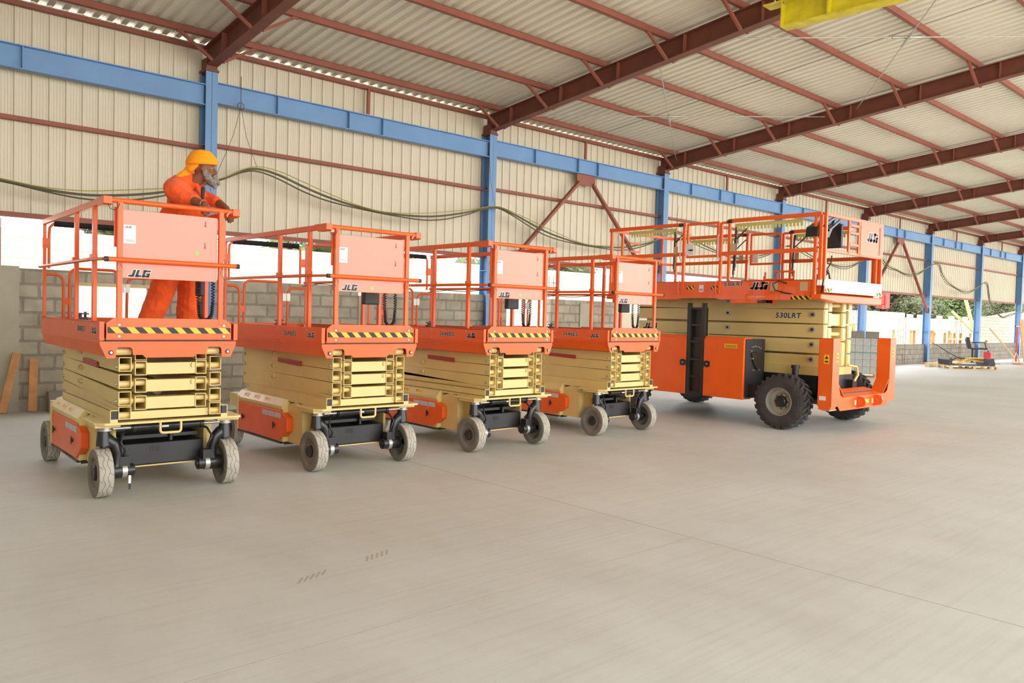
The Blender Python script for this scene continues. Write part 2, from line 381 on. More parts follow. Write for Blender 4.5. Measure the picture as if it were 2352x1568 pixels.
# ---- columns
def i_section_y(mb, x, y0, y1, z0, z1, w, tf=.014, tw=.01):
    mb.box((x - w / 2, y0, z0), (x + w / 2, y0 + tf, z1)); mb.box((x - w / 2, y1 - tf, z0), (x + w / 2, y1, z1)); mb.box((x - tw / 2, y0, z0), (x + tw / 2, y1, z1))
col0 = None
def column(k):
    x = CX(k)
    r = empty('steel_column', (x, 13.42, 0))
    mb = MB(); i_section_y(mb, 0, -.12, .14, 0, 5.50, .2); mb.build('column_shaft', BLUE, r)
    mb = MB(); mb.box((-.11, -.14, 5.50), (.11, .16, 5.54))
    for j in range(4): mb.cyl((-.07 + .0 * j, -.10 + j * .07, 5.47), (-.07, -.10 + j * .07, 5.50), .013, 8); mb.cyl((.07, -.10 + j * .07, 5.47), (.07, -.10 + j * .07, 5.50), .013, 8)
    mb.build('cap_plate', BROWND, r)
    mb = MB()
    for z in (1.35, 2.55, 4.3): mb.box((-.095, -.105, z), (.095, .125, z + .012))
    mb.build('stiffener_plate', BLUE, r)
    mb = MB(); mb.box((-.14, -.16, 0.001), (.14, .17, .02)); mb.build('base_plate', BLUE, r)
    return r
cols = {}
for k in range(-1, 10):
    if k == -1: r = column(k); c0 = r
    else: r = copy_tree(c0); r.location.x = CX(k)
    where = {-1: 'outside the left edge', 0: 'behind the man in the orange turban', 1: 'behind the third scissor lift from the left', 2: 'just left of the big rough-terrain lift', 3: 'behind the platform rails of the big lift',
             4: 'right of the stack of grey blocks', 5: 'with a brace foot bolted to it, before the timber tables', 6: 'behind the black seat on a post', 7: 'at the right edge of the photo', 8: 'beyond the right edge', 9: 'far beyond the right edge'}[k]
    tag(r, 'blue steel column ' + where, 'column', 'blue columns of the back wall')
# ---- crane beams between the columns
def crane_beam(k):
    x0, x1 = CX(k) + .10, CX(k + 1) - .10; yc = 13.38; L_ = x1 - x0
    r = empty('crane_beam', (x0, yc, 5.06))
    mb = MB(); mb.box((0, -.07, .33), (L_, .07, .345)); mb.box((0, -.07, 0), (L_, .07, .015)); mb.box((0, -.006, .015), (L_, .006, .33)); mb.build('beam', BLUE, r)
    for f in ((.18, .42, .545) if k % 2 == 0 else (.2, .44, .56)):
        mb = MB(); mb.box((L_ * f, -.068, .015), (L_ * f + .012, -.006, .33)); mb.build('stiffener', BLUE, r)
    return r
for k in range(-1, 9):
    if k < 1: r = crane_beam(k); last = r if k == -1 else last; b0 = {-1: r} if k == -1 else {**b0, 0: r}
    else: r = copy_tree(b0[-1] if k % 2 else b0[0]); r.location.x = CX(k) + .10
    r.location.z = 5.06 - {-1: .12, 0: .05}.get(k, 0)
    tag(r, 'blue horizontal steel beam in the %s bay of the back wall from the left' % ORD[k + 1], 'steel beam', 'blue beams between the columns')
# ---- girts
def girt(k, z, nm, h=.030):
    mb = MB(); mb.box((0, 0, 0), (6.155, .10, h)); mb.box((0, .090, 0), (6.155, .10, h + .01))
    return mb.build('wall_girt', BROWN)
g0 = None
for zi, (z, nm) in enumerate(((2.84, 'lowest'), (4.34, 'middle'), (5.89, 'topmost'))):
    for k in range(-1, 9):
        if not g0: g0 = girt(k, z, nm); g = g0
        else: g = g0.copy(); COL.objects.link(g)
        g.location = (CX(k), YW - .125, z - (0 if zi != 1 else {-1: .10, 0: .03}.get(k, 0)))
        if zi == 0: g.scale.z = 2.0
        tag(g, 'red-brown rail along the wall sheets, %s of three, in the %s bay' % (nm, ORD[k + 1]), 'wall rail', 'rails of the back wall')
sp0 = None
for k in range(-1, 9):
    if not sp0:
        mb = MB(); mb.box((-.03, -.02, 0), (.03, .02, .48)); sp0 = mb.build('sag_post', BROWN); s_ = sp0
    else: s_ = sp0.copy(); COL.objects.link(s_)
    s_.location = (CX(k) + 3.08, 13.44, 5.405)
    tag(s_, 'short brown post standing on the blue beam of the %s bay' % ORD[k + 1], 'post', 'short posts above the blue beams')
# ---- rafters
def rafter():
    r = empty('roof_rafter', (0, 0, 0)); y0, y1 = 13.52, -6.2
    def P(y, dz): return (0, y, ZR(y) + dz)
    mb = MB()
    def plate(x0, x1, za, zb): mb.add([(x0, y0, ZR(y0) + za), (x1, y0, ZR(y0) + za), (x1, y0, ZR(y0) + zb), (x0, y0, ZR(y0) + zb), (x0, y1, ZR(y1) + za), (x1, y1, ZR(y1) + za), (x1, y1, ZR(y1) + zb), (x0, y1, ZR(y1) + zb)],
                                      [(0, 1, 2, 3), (7, 6, 5, 4), (0, 4, 5, 1), (1, 5, 6, 2), (2, 6, 7, 3), (3, 7, 4, 0)])
    plate(-.09, .09, -.34, -.325); plate(-.09, .09, -.015, 0); plate(-.005, .005, -.325, -.015)
    mb.build('rafter_beam', BROWND, r)
    y = 12.7
    while y > -5:
        mb = MB(); mb.box((-.088, y - .006, ZR(y) - .325), (.088, y + .006, ZR(y) - .015)); mb.build('web_stiffener', BROWN, r); y -= 1.47
    mb = MB(); mb.box((-.09, 13.30, 5.54), (.09, 13.53, 5.72)); mb.build('haunch_plate', BROWND, r)
    return r
ra0 = rafter(); ra0.location.x = CX(-1)
for k in range(-1, 10):
    r = ra0 if k == -1 else copy_tree(ra0)
    r.location.x = CX(k)
    tag(r, 'red-brown sloping roof rafter, %s from the left, on its blue column' % ORD[k + 1], 'rafter', 'roof rafters')
# ---- purlins and their braces
PY = [13.06, 11.58, 10.10, 8.63, 7.18, 5.74, 4.28, 2.8, 1.34, -.1, -1.6, -3.1, -4.6]
pu0 = br0 = None
for j, y in enumerate(PY):
    for k in range(-1, 9):
        if j > 8 and k > 4: continue
        if not pu0:
            mb = MB(); mb.box((0, -.03, 0), (6.155, -.024, .105)); mb.box((0, -.03, 0), (6.155, .035, .006)); mb.box((0, -.03, .099), (6.155, .035, .105)); mb.box((0, .029, 0), (6.155, .035, .02)); pu0 = mb.build('roof_purlin', BROWN); p_ = pu0
        else: p_ = pu0.copy(); COL.objects.link(p_)
        p_.location = (CX(k), y, ZR(y) + .002)
        tag(p_, 'red-brown purlin, %s up from the eaves, in the %s roof bay' % (ORD[j], ORD[k + 1]), 'purlin', 'roof purlins')
        for sgn in (-1, 1):
            if sgn == -1 and k < 0: pass
            xx = CX(k + 1) if sgn == -1 else CX(k)
            if j > 7: continue
            if not br0:
                mb = MB(); mb.bar((-.60, 0, 0), (-.09, 0, -.325), .045, .045); mb.bar((-.66, 0, .01), (-.55, 0, .01), .04, .05); br0 = mb.build('purlin_brace', BROWN); b_ = br0
            else: b_ = br0.copy(); COL.objects.link(b_)
            b_.location = (xx, y, ZR(y) - .01)
            if sgn == 1: b_.rotation_euler.z = math.pi
            tag(b_, 'short diagonal brace under the %s purlin up, %s the %s rafter' % (ORD[j], 'left of' if sgn < 0 else 'right of', ORD[k + 2] if sgn < 0 else ORD[k + 1]), 'brace', 'short purlin braces')
# ---- V braces on the wall
def vbrace(k):
    xm = (CX(k) + CX(k + 1)) / 2 + (-.02)
    r = empty('wall_brace', (xm, 13.38, 0)); 
    mb = MB(); mb.prism([(-.33, 5.055), (.33, 5.055), (.33, 4.90), (.24, 4.80), (-.24, 4.80), (-.33, 4.90)], lambda a, b, d: (a, d, b), -.012, .012); g = mb.build('gusset_plate', BROWN, r)
    for s_ in (-1, 1):
        mb = MB(); mb.bar((s_ * .24, 0, 4.86), (s_ * 2.92, 0, 2.28), .06, .10, (0, 1, 0)); mb.build('diagonal', BROWN, r)
        mb = MB(); mb.cyl((s_ * 2.94, -.05, 2.24), (s_ * 2.94, .03, 2.24), .11, 20); mb.build('foot_plate', BROWND, r)
    return r
v1 = tag(vbrace(1), 'red-brown inverted V brace hanging from the blue beam left of the big lift', 'wall brace', 'V braces')
v4 = copy_tree(v1); v4.location.x = (CX(4) + CX(5)) / 2; tag(v4, 'red-brown inverted V brace right of the big lift, one foot on a blue column', 'wall brace', 'V braces')
# ---- rod cross bracing in the roof
def rod(p, q, lab, t=.5):
    r = empty('brace_rod', p); P_ = Vector(q) - Vector(p)
    mb = MB(); mb.cyl((0, 0, 0), P_, .010, 8); mb.build('rod', STEEL, r)
    mb = MB(); mb.cyl(P_ * (t - .035), P_ * (t + .035), .024, 10); mb.build('turnbuckle', STEEL, r)
    return tag(r, lab, 'brace rod', 'roof brace rods')
def zz(y): return ZR(y) - .10
for k, (ya2, yb2), side in ((1, (13.0, 8.9), 'near the back wall'), (1, (8.2, 3.6), 'under the yellow beam'), (6, (13.0, 8.9), 'far off at the right'), (4, (4.6, .3), 'at the upper right')):
    for q, (y0, y1) in enumerate(((ya2, yb2), (yb2, ya2))):
        rod((CX(k) + .01, y0, zz(y0) - .05 * q), (CX(k + 1) - .01, y1, zz(y1) - .05 * q), 'thin steel brace rod %s, %s' % (side, 'its far end away from the wall' if q == 0 else 'its far end nearer the wall'))
mb = MB(); 
for k in (1,): 
    mb.tube([(CX(k) + 3.1, y, ZR(y) + .03) for y in (13.3, 4)], .006, 6)
tag(mb.build('sag_rod', STEEL2), 'thin straight rod tying the purlins together under the roof', 'rod')
# ---- yellow beam
r = empty('yellow_crane_girder', (9.78, 5.62, 5.50), R(-87))
mb = MB()
L_ = 7.0
mb.box((0, -.10, 0), (L_, .10, .018)); mb.box((0, -.006, .018), (L_, .006, .33)); mb.box((-.25, -.10, .33), (L_, .10, .348)); mb.build('girder', YELP, r)
mb = MB(); mb.box((.0, -.098, .018), (.014, .098, .33)); mb.build('end_plate', YELP, r)
mb = MB(); mb.box((.62, -.098, .018), (.64, .098, .33)); mb.build('stiffener', YELP, r)
for j in range(5):
    mb = MB(); mb.cyl((-.10 + .14 * j, -.07, .30), (-.10 + .14 * j, -.07, .375), .014, 8); mb.build('bolt', STEEL, r)
tag(r, 'yellow steel I-beam hung under the roof at the top of the photo', 'steel beam')

# ---- lower block walls of the back
def wallbox(name, a, b, m_, label, kind='structure'):
    mb = MB(); mb.box(a, b); return tag(mb.build(name, m_), label, kind=kind)
YB = 13.48
wallbox('wall_back_pier', (-8, YB - .01, 0), (2.42, YB + .2, 2.13), PLASTER, 'smooth cement-rendered pier at the left end of the block wall')
wallbox('wall_back_lower', (2.42, YB, 0), (3.2, YB + .2, 2.10), BLOCKM, 'block wall left of the doorway behind the first lift')
wallbox('wall_back_lintel', (3.2, YB, 1.93), (4.25, YB + .2, 2.10), BLOCKM, 'blocks over the doorway behind the first lift')
wallbox('trim_2', (3.14, YB - .02, 1.88), (4.30, YB + .19, 1.93), WOODP, 'timber lintel over the doorway behind the first lift')
wallbox('wall_back_middle', (4.25, YB, 0), (8.10, YB + .2, 2.07), BLOCKM, 'block wall behind the second lift')
wallbox('wall_back_column', (8.10, YB - .02, 0), (8.45, YB + .2, 1.9), PLASTER, 'rough concrete column in the block wall behind the second lift')
wallbox('wall_back_right', (8.45, YB, 0), (11.95, YB + .2, 2.03), BLOCKM, 'block wall behind the third lift')
wallbox('wall_back_far', (13.35, YB, 0), (15.75, YB + .2, 2.0), BLOCKM, 'block wall behind the fourth lift')
wallbox('wall_back_stub', (14.35, YB - .03, 0), (14.75, YB + .2, 1.93), PLASTER, 'rough concrete column in the block wall behind the fourth lift')
wallbox('wall_back_render', (15.75, YB, 0), (20.5, YB + .2, 1.72), PALE, 'pale rendered wall behind the fourth lift')
wallbox('wall_back_kerb', (20.5, YB - .02, 0), (61, YB + .18, 0.80), BLOCKR, 'low grey block wall at the right with open gap above')

# ================================================================== small scissor lifts
def tyre_ribbons(mb, cx, r, w, n=22):
    """zigzag grooves moulded in the tread of a wheel whose axle runs along x"""
    def P(a, x, rr): return (cx + x, math.cos(a) * rr, math.sin(a) * rr)
    def rib(a0, x0, a1, x1, t=.0018):
        d = Vector((x1 - x0, (a1 - a0) * r)); nrm = Vector((-d.y, d.x)).normalized() * t
        q = [(x0 + nrm.x, a0 + nrm.y / r), (x1 + nrm.x, a1 + nrm.y / r), (x1 - nrm.x, a1 - nrm.y / r), (x0 - nrm.x, a0 - nrm.y / r)]
        mb.add([P(a, x, r - .001) for x, a in q] + [P(a, x, r + .0008) for x, a in q], [(3, 2, 1, 0), (4, 5, 6, 7), (0, 1, 5, 4), (1, 2, 6, 5), (2, 3, 7, 6), (3, 0, 4, 7)])
    s = 2 * math.pi / n
    for i in range(n):
        a = i * s; e = w * .5
        for xc, sg in ((-w * .16, 1), (w * .16, 1)):
            z = w * .07 * (1 if i % 2 else -1) * sg
            rib(a, xc - z, a + s * .45, xc - z); rib(a + s * .45, xc - z, a + s, xc + z)
        if i % 2: rib(a + s * .5, -e, a + s * .9, -w * .23)
        else: rib(a + s * .5, w * .23, a + s * .9, e)
def small_wheel(parent, u, v, side, front, steer=0):
    """side -1: outer face to -u"""
    w, r = .125, .203
    t = empty('wheel', (u, v, r)); t.parent = parent; t.rotation_euler.z = steer
    mb = MB(); mb.m = 0
    prof = [(-w / 2 + .004, .135), (-w / 2, .15), (-w / 2 + .001, .186), (-w / 2 + .008, .200)]
    mb.m = 1; mb.lathe((0, 0, 0), (1, 0, 0), prof, 48)
    mb.lathe((0, 0, 0), (1, 0, 0), [(w / 2 - .008, .200), (w / 2 - .001, .186), (w / 2, .15), (w / 2 - .004, .135)], 48)
    mb.m = 0; mb.lathe((0, 0, 0), (1, 0, 0), [(-w / 2 + .008, .200), (-w / 2 + .014, r), (w / 2 - .014, r), (w / 2 - .008, .200)], 48)
    mb.m = 2; tyre_ribbons(mb, 0, r, w * .86)
    mb.build('tyre', [TREAD, WHEELG, GROOVE], t)
    mb = MB(); s = side
    mb.lathe((0, 0, 0), (s, 0, 0), [(w / 2 - .004, .137), (w / 2 - .010, .128), (w / 2 - .026, .120), (w / 2 - .030, .075), (w / 2 - .022, .066)], 40)
    mb.lathe((0, 0, 0), (-s, 0, 0), [(w / 2 - .004, .137), (w / 2 - .02, .130), (w / 2 - .075, .12), (w / 2 - .08, .03)], 40)
    mb.build('wheel_disc', WHEELG, t)
    mb = MB(); mb.lathe((0, 0, 0), (s, 0, 0), [(w / 2 - .05, .066), (w / 2 - .012, .064), (w / 2 - .004, .054), (w / 2 - .001, .046), (w / 2 - .006, .030), (w / 2 - .004, .0001)], 32)
    for a in range(6): mb.cyl((s * (w / 2 - .006), .054 * math.cos(a * 1.05), .054 * math.sin(a * 1.05)), (s * (w / 2 - .0), .054 * math.cos(a * 1.05), .054 * math.sin(a * 1.05)), .005, 8)
    mb.build('hub_cap', BLACKP, t)
    return t
def small_lift(name, dz):
    D = dz
    L = empty(name, (0, 0, 0))
    U0, U1 = -.065, 1.02; VF, VR = -.275, 2.22
    mir = lambda u: 1.04 - u
    # --- wheels
    small_wheel(L, 0, 0, -1, True); small_wheel(L, 1.04, 0, 1, True)
    small_wheel(L, -.02, 1.97, -1, False); small_wheel(L, 1.06, 1.97, 1, False)
    # --- steering knuckles with drive motors
    for s in (-1, 1):
        X = (lambda u: u) if s < 0 else mir
        kn = MB()
        kn.tube([(X(.015), -.01, .585), (X(.015), -.01, .43)], .050, 14, rr=[.044, .058])
        kn.tube([(X(.0), .01, .50), (X(.05), .0, .47), (X(.10), -.01, .43), (X(.122), -.01, .36), (X(.125), 0, .27), (X(.105), 0, .203)], .04, 12, rr=[.052, .055, .046, .038, .042, .055])
        kn.cyl((X(.015), -.01, .425), (X(.015), -.01, .412), .028, 14)
        k_ = kn.build('steering_knuckle', BLACKP, L)
        mo = MB(); mo.m = 0
        mo.cyl((X(.05), 0, .203), (X(.155), 0, .203), .062, 24); mo.box((X(.135), -.045, .225), (X(.215), .045, .325))
        mo.m = 1; mo.cyl((X(.155), 0, .203), (X(.195), 0, .203), .064, 24)
        mo.m = 0; mo.cyl((X(.195), 0, .203), (X(.25), 0, .203), .056, 24); mo.cyl((X(.25), 0, .203), (X(.262), 0, .203), .035, 18)
        mo.build('drive_motor', [BLACKP, STEEL], L)
        ho = MB(); ho.tube([(X(.17), -.02, .32), (X(.175), -.05, .38), (X(.14), -.05, .45), (X(.17), .0, .52), (X(.25), .08, .55)], .010, 8); ho.build('hose', CABLEK, L)
        ri = MB(); ri.lathe((X(.02), -.03, .575), (0, 0, 1), [(-.018, .03), (-.018, .055), (-.006, .055), (-.006, .048), (.006, .048), (.006, .055), (.018, .055), (.018, .03)], 28); ri.build('kingpin_collar', STEEL, L)
    st = MB(); st.cyl((.22, -.05, .572), (.82, -.05, .572), .032, 20); 
    for a in (.23, .79): st.cyl((a, -.05, .572), (a + .025, -.05, .572), .040, 20)
    st.build('steering_cylinder', BLACKP, L)
    for a, b in ((.075, .22), (.82, .965)):
        st = MB(); st.cyl((a, -.05, .572), (b, -.05, .572), .013, 14); st.build('steering_rod', CHROME, L)
    slab(face_front(.46, -.083, .562), 0, .055, 0, .016, WHITE, L, 'rod_label')
    # --- chassis
    ch = MB(); ch.box((.14, .10, .200), (.90, .125, .212))
    ch.box((.12, .14, .205), (.15, 1.95, .615)); ch.box((.89, .14, .205), (.92, 1.95, .615)); ch.box((.12, .7, .30), (.92, 1.95, .61)); ch.box((.15, .14, .205), (.89, 1.9, .213))
    ch.box((-.06, 1.74, .21), (.12, 1.78, .60)); ch.box((.92, 1.74, .21), (1.10, 1.78, .60)); ch.box((.0, 1.80, .45), (1.04, 2.12, .60))
    ch.build('chassis', CREAM, L, .004)
    bp = MB(); bp.prism([(-.085, .26), (-.085, -.13), (-.02, -.20), (1.10, -.20), (1.125, -.13), (1.125, .26), (.9, .30), (.14, .30)], lambda a, b, d: (a, b, d), .618, .638)
    bp.box((-.075, -.12, .590), (.12, .16, .618)); bp.box((.92, -.12, .590), (1.115, .16, .618))
    bp.build('base_plate', CREAM, L, .003)
    hd = MB(); F = lambda a, b: (a, -.185, b)
    path = [F(.415, .622), F(.415, .555)] + arc((.44, .553), .025, 180, 270, 5, F) + arc((.56, .553), .025, 270, 360, 5, F) + [F(.585, .622)]
    hd.tube(path, .011, 10); hd.build('tow_loop', CREAM, L)
    bb = MB(); bb.box((.17, .10, .213), (.87, .45, .405)); bb.build('front_cover', BLACKP, L, .012)
    bb = MB(); bb.box((.16, .45, .32), (.88, .68, .60)); bb.box((.2, .16, .44), (.84, .45, .47)); bb.cyl((.60, .14, .41), (.60, .14, .47), .018, 12); bb.build('hydraulic_tray', BLACKP, L)
    vt = MB()
    for q in range(4): vt.prism([(0 + q * .024, .045), (.014 + q * .024, .045), (.018 + q * .024, 0), (.006 + q * .024, 0)], lambda a, b, d: on(face_front(.41, .10, .33), a, b, d), 0, .003)
    vt.build('cover_slots', INK, L)
    # --- battery boxes left and right
    for s in (-1, 1):
        X = (lambda u: u) if s < 0 else mir
        hb = MB(); poly = [(.14, .205), (-.035, .205), (-.035, .55), (-.052, .555), (-.052, .585), (.005, .655), (.14, .70)]
        hb.prism(poly, lambda a, b, d: (X(a), d, b), .62, 1.80)
        hb.prism([(.62, .205), (.62, .60), (.45, .64), (.30, .62), (.30, .205)], lambda a, b, d: (X(d), a, b), .02, .14)
        hb.build('battery_housing', CREAM, L, .003)
        dr = MB(); P = [(1.73, .535), (.66, .535), (.50, .475), (.50, .335), (.68, .222), (1.73, .205)]
        dr.prism(P, lambda a, b, d: (X(d), a, b), -.050, .02)
        q = dr.build('battery_door', ORANGE, L, .008)
        e = MB(); 
        for vv in (.80, 1.60):
            e.cyl((X(-.05), vv, .37), (X(-.062), vv, .37), .018, 12); e.box((X(-.062), vv - .008, .335), (X(-.070), vv + .008, .405))
        e.build('door_latch', BLACKP, q)
        if s < 0:
            rc = MB(); rc.lathe((-.0502, .79, .365), (-1, 0, 0), [(0, .075), (.002, .070), (.0025, .0001)], 4 * 6); rc.build('latch_recess', mat_or, q)
            fr = face_left(-.052, 1.10, .455)
            for i in range(3): slab(fr, i * .155, i * .155 + .145, 0, .055, LABELG, q, 'door_label')
            n = Vector((-.070, 0, .057)).normalized()
            fr = (Vector((-.046, 1.62, .593)), Vector((0, -1, 0)), Vector((.631, 0, .776)), Vector((-.776, 0, .631)))
            for i in range(3):
                lb = slab(fr, -.02 + i * .27, .12 + i * .27, .014, .068, YEL, L, 'warning_label')
                mb = MB(); 
                for a_, b_, c_, d_ in ((.0, .018, .03, .052), (.04, .10, .030, .033), (.04, .09, .044, .047)): mb.prism([(a_ + i * .27, c_), (b_ + i * .27, c_), (b_ + i * .27, d_), (a_ + i * .27, d_)], lambda a, b, d: on(fr, a, b, d), .0015, .0022)
                mb.build('warning_print', INK, lb)
        sk = MB(); sk.box((X(-.045), .66, .185), (X(.0), 1.80, .203)); sk.cyl((X(-.02), .62, .195), (X(.10), .62, .195), .016, 10); sk.build('pothole_bar', BLACKP, L)
    # --- channel rails that carry the slider
    for s in (-1, 1):
        X = (lambda u: u) if s < 0 else (lambda u: 1.00 - u)
        c = MB(); c.box((X(.020), -.20, .662), (X(.026), 1.62, .742)); c.box((X(.020), -.20, .736), (X(.078), 1.62, .742)); c.box((X(.020), -.20, .638), (X(.078), 1.62, .668))
        c.build('slide_rail', CREAM, L)
        c = MB(); c.box((X(.027), -.202, .668), (X(.074), -.14, .735)); c.build('end_plug', PLASTIC, L)
    # --- scissor stack
    bz = [.662, .775 + .0 * D, .900 + .5 * D, 1.025 + D]
    rise = [.13, .055 + .6 * D, .045 + .4 * D, .03 + .2 * D]
    rise = [.10, .020 + .9 * D, .012 + .6 * D, .0 + .2 * D]
    for i, z in enumerate(bz):
        h = .118 if i else .106
        for s in (-1, 1):
            X = (lambda u: u) if s < 0 else (lambda u: 1.00 - u)
            a = MB(); a.hbox(*sorted((X(.082), X(.180))), z, z + h, -.20, 1.93, .006, rise[i] if i else .07)
            arm = a.build('scissor_arm', CREAM, L)
            p_ = MB(); zc = z + .035 + (.0 if i else -.005)
            p_.cyl((X(.084), -.145, zc + .0), (X(.205), -.145, zc), .027, 18); p_.build('pivot_pin', CREAM, arm)
            b_ = MB(); b_.cyl((X(.070), -.145, zc), (X(.082), -.145, zc), .016, 12); b_.cyl((X(.064), -.145, zc), (X(.070), -.145, zc), .008, 10)
            b_.build('pin_bolt', STEEL, arm)
            if i:
                b_ = MB(); b_.cyl((X(.066), 1.885, zc + rise[i] + .01), (X(.082), 1.885, zc + rise[i] + .01), .018, 12); b_.build('pin_bolt', STEEL, arm)
            if i:
                b_ = MB(); zz_ = z + rise[i] * .6 + (.075 if i != 3 else .10); b_.cyl((X(.058), 1.10, zz_), (X(.082), 1.10, zz_), .024, 16); b_.build('pin_boss', CREAM, arm)
                b_ = MB(); b_.cyl((X(.050), 1.10, zz_), (X(.060), 1.10, zz_), .015, 12); b_.build('pin_head', STEEL, arm)
    iz = [.735, .863 + .5 * D, .990 + D]
    for i, z in enumerate(iz):
        for s in (-1, 1):
            X = (lambda u: u) if s < 0 else (lambda u: 1.00 - u)
            a = MB(); a.hbox(*sorted((X(.208), X(.300))), z, z + .118, -.195, 1.90, .006, .03)
            arm = a.build('scissor_arm', CREAM, L)
            p_ = MB(); p_.cyl((X(.186), -.14, z + .078), (X(.32), -.14, z + .078), .024, 16); p_.build('pivot_pin', CREAM, arm)
            if s > 0 and i: 
                p_ = MB(); p_.cyl((X(.318), -.19, z + .078), (X(.345), -.14, z + .078), .024, 14); p_.build('pin_boss', CREAM, arm)
        c = MB(); c.box((.300, -.188, z + .004), (.700, -.09, z + .104)); c.build('cross_tube', CREAM, L, .004)
    a = MB(); a.hbox(.208, .300, 1.115 + D, 1.19 + D, -.19, 1.9, .006, .01); a.hbox(.70, .792, 1.115 + D, 1.19 + D, -.19, 1.9, .006, .01); a.build('top_arm', CREAM, L)
    c = MB(); c.box((.18, -.17, .655), (.82, -.08, .722)); c.build('cross_tube', CREAM, L, .004)
    c = MB(); c.box((.3, .3, .75), (.7, 1.8, .80)); c.cyl((.5, .2, .86), (.5, 1.7, .98), .045, 18); c.build('lift_cylinder', CREAM, L)
    rb = MB(); fr = face_left(.080, .98, .985 + D)
    rb.prism([(0, .055), (.0, .090), (.52, .080), (.53, .07), (.53, .03), (0, .045)], lambda a, b, d: on(fr, a, b, d), 0, .018)
    q = rb.build('safety_prop', RED, L, .003)
    for i in range(2):
        X = (.045, .765)[i]
        c = MB(); c.cyl((X, -.18, 1.192 + D), (X + .13, -.18, 1.192 + D), .034, 20); c.build('top_roller', CREAM, L)
    # --- platform
    Z = D
    pf = L; before = set(L.children)
    sk = MB(); V_ = -.262
    sk.prism([(-.078, 1.275), (-.078, 1.25), (-.027, 1.14), (.040, 1.14), (.046, 1.215), (.06, 1.228), (.150, 1.228), (.165, 1.215), (.172, 1.165), (.245, 1.165), (.27, 1.142), (.655, 1.142), (.68, 1.165), (.765, 1.165), (.772, 1.215), (.785, 1.228), (.875, 1.228), (.892, 1.215), (.898, 1.14), (.975, 1.14), (1.02, 1.25), (1.02, 1.275)], lambda a, b, d: (a, d, b), V_ - .008, V_)
    sk.box((-.07, V_, 1.262), (1.015, VR, 1.275))
    q = sk.build('skirt_plate', ORANGE, pf)
    for u in (.005, .945):
        e = MB(); e.cyl((u, V_ - .012, 1.187), (u, V_ - .008, 1.187), .020, 16); e.build('plug', BLACKP, q); e = MB(); e.cyl((u, V_ - .022, 1.187), (u, V_ - .010, 1.187), .010, 12); e.build('bolt', STEEL, q)
    for s in (-1, 1):
        X = (lambda u: u) if s < 0 else (lambda u: .955 - u)
        sd_ = MB(); sd_.box((X(-.065), -.25, 1.285), (X(-.060), VR, 1.432)); sd_.box((X(-.065), -.25, 1.426), (X(-.035), VR, 1.432))
        sd_.prism([(-.066, 1.285), (-.060, 1.285), (-.030, 1.155), (-.036, 1.155)], lambda a, b, d: (X(a), d, b), -.255, VR - .02)
        sd_.box((X(-.080), -.268, 1.285), (X(-.045), -.25, 1.432))
        sd_.prism([(-.066, 1.285), (.06, 1.285), (-.0, 1.155), (-.036, 1.155)], lambda a, b, d: (X(a), d, b), VR - .03, VR - .02)
        q = sd_.build('side_panel', ORANGE, pf)
        if s < 0:
            text('2646ES', face_left(-.0655, .575, 1.335), .052, .285, q, 'model_number', shear=0.0)
            jlg(face_left(-.0655, .055, 1.330), .052, q)
            e = MB()
            for vv, zz2 in ((.07, 1.40), (.07, 1.31), (.73, 1.40), (.73, 1.31)): e.cyl((-.069, vv, zz2), (-.065, vv, zz2), .009, 10)
            e.build('rivet', STEEL, q)
    dk = MB(); dk.box((-.06, -.24, 1.276), (1.015, VR, 1.288)); dk.build('deck', mat_deck, pf)
    ex = MB(); ex.box((-.03, -.262, 1.276), (.985, -.15, 1.283)); ex.build('deck_edge', PLASTIC, pf)
    tb = MB(); tb.prism([(-.035, 1.294), (-.035, 1.425), (.022, 1.468), (.918, 1.468), (.972, 1.425), (.972, 1.294)], lambda a, b, d: (a, d, b), -.285, -.278)
    tb.box((-.035, -.279, 1.288), (.972, -.25, 1.296))
    q = tb.build('toe_board', ORANGE, pf, .002)
    hazard(face_front(-.025, -.2852, 1.343), .990, .05, 8, q)
    e = MB()
    for u in (.060, .905):
        for z in (1.412, 1.318): e.cyl((u, -.292, z), (u, -.285, z), .010, 12)
    e.build('bolt', WHITE, q)
    rb = MB(); rb.box((-.03, VR - .01, 1.288), (.985, VR, 1.43)); rb.build('rear_toe_board', ORANGE, pf)
    # extension deck side boards
    rb = MB(); rb.box((-.02, -.25, 1.30), (-.014, 1.2, 1.42)); rb.box((.96, -.25, 1.30), (.966, 1.2, 1.45)); rb.build('inner_side_board', ORANGE, pf)
    # rails
    def rail(nm, pts, w, h, m_=ORANGE, bv=.004):
        b = MB(); b.bar(pts[0], pts[1], w, h); return b.build(nm, m_, pf, bv)
    def T(nm, pts, r, m_=ORANGE, n=12):
        b = MB(); b.tube(pts, r, n); return b.build(nm, m_, pf)
    rail('top_rail', ((-.045, -.10, 2.405), (-.045, VR, 2.405)), .034, .052)
    rail('top_rail', ((1.00, -.10, 2.405), (1.00, VR, 2.405)), .034, .052)
    for u in (-.035, 1.0):
        b = MB(); P = [(-.295, 2.375), (-.295, 2.435), (-.05, 2.435), (-.05, 2.395), (-.12, 2.365), (-.26, 2.365)]
        b.prism(P, lambda a, bb_, d: (d, a, bb_), u - .030, u + .035); b.build('rail_end_block', ORANGE, pf, .003)
    T('front_rail', [(-.0, -.268, 2.408), (.98, -.268, 2.408)], .0215, n=16)
    for u in (.063, .876): rail('front_post', ((u, -.270, 1.42), (u, -.270, 2.40)), .042, .034)
    for v in (.07, .73): rail('side_post', ((-.045, v, 1.43), (-.045, v, 2.39)), .034, .045)
    rail('side_post', ((-.045, VR - .03, 1.43), (-.045, VR - .03, 2.39)), .03, .03)
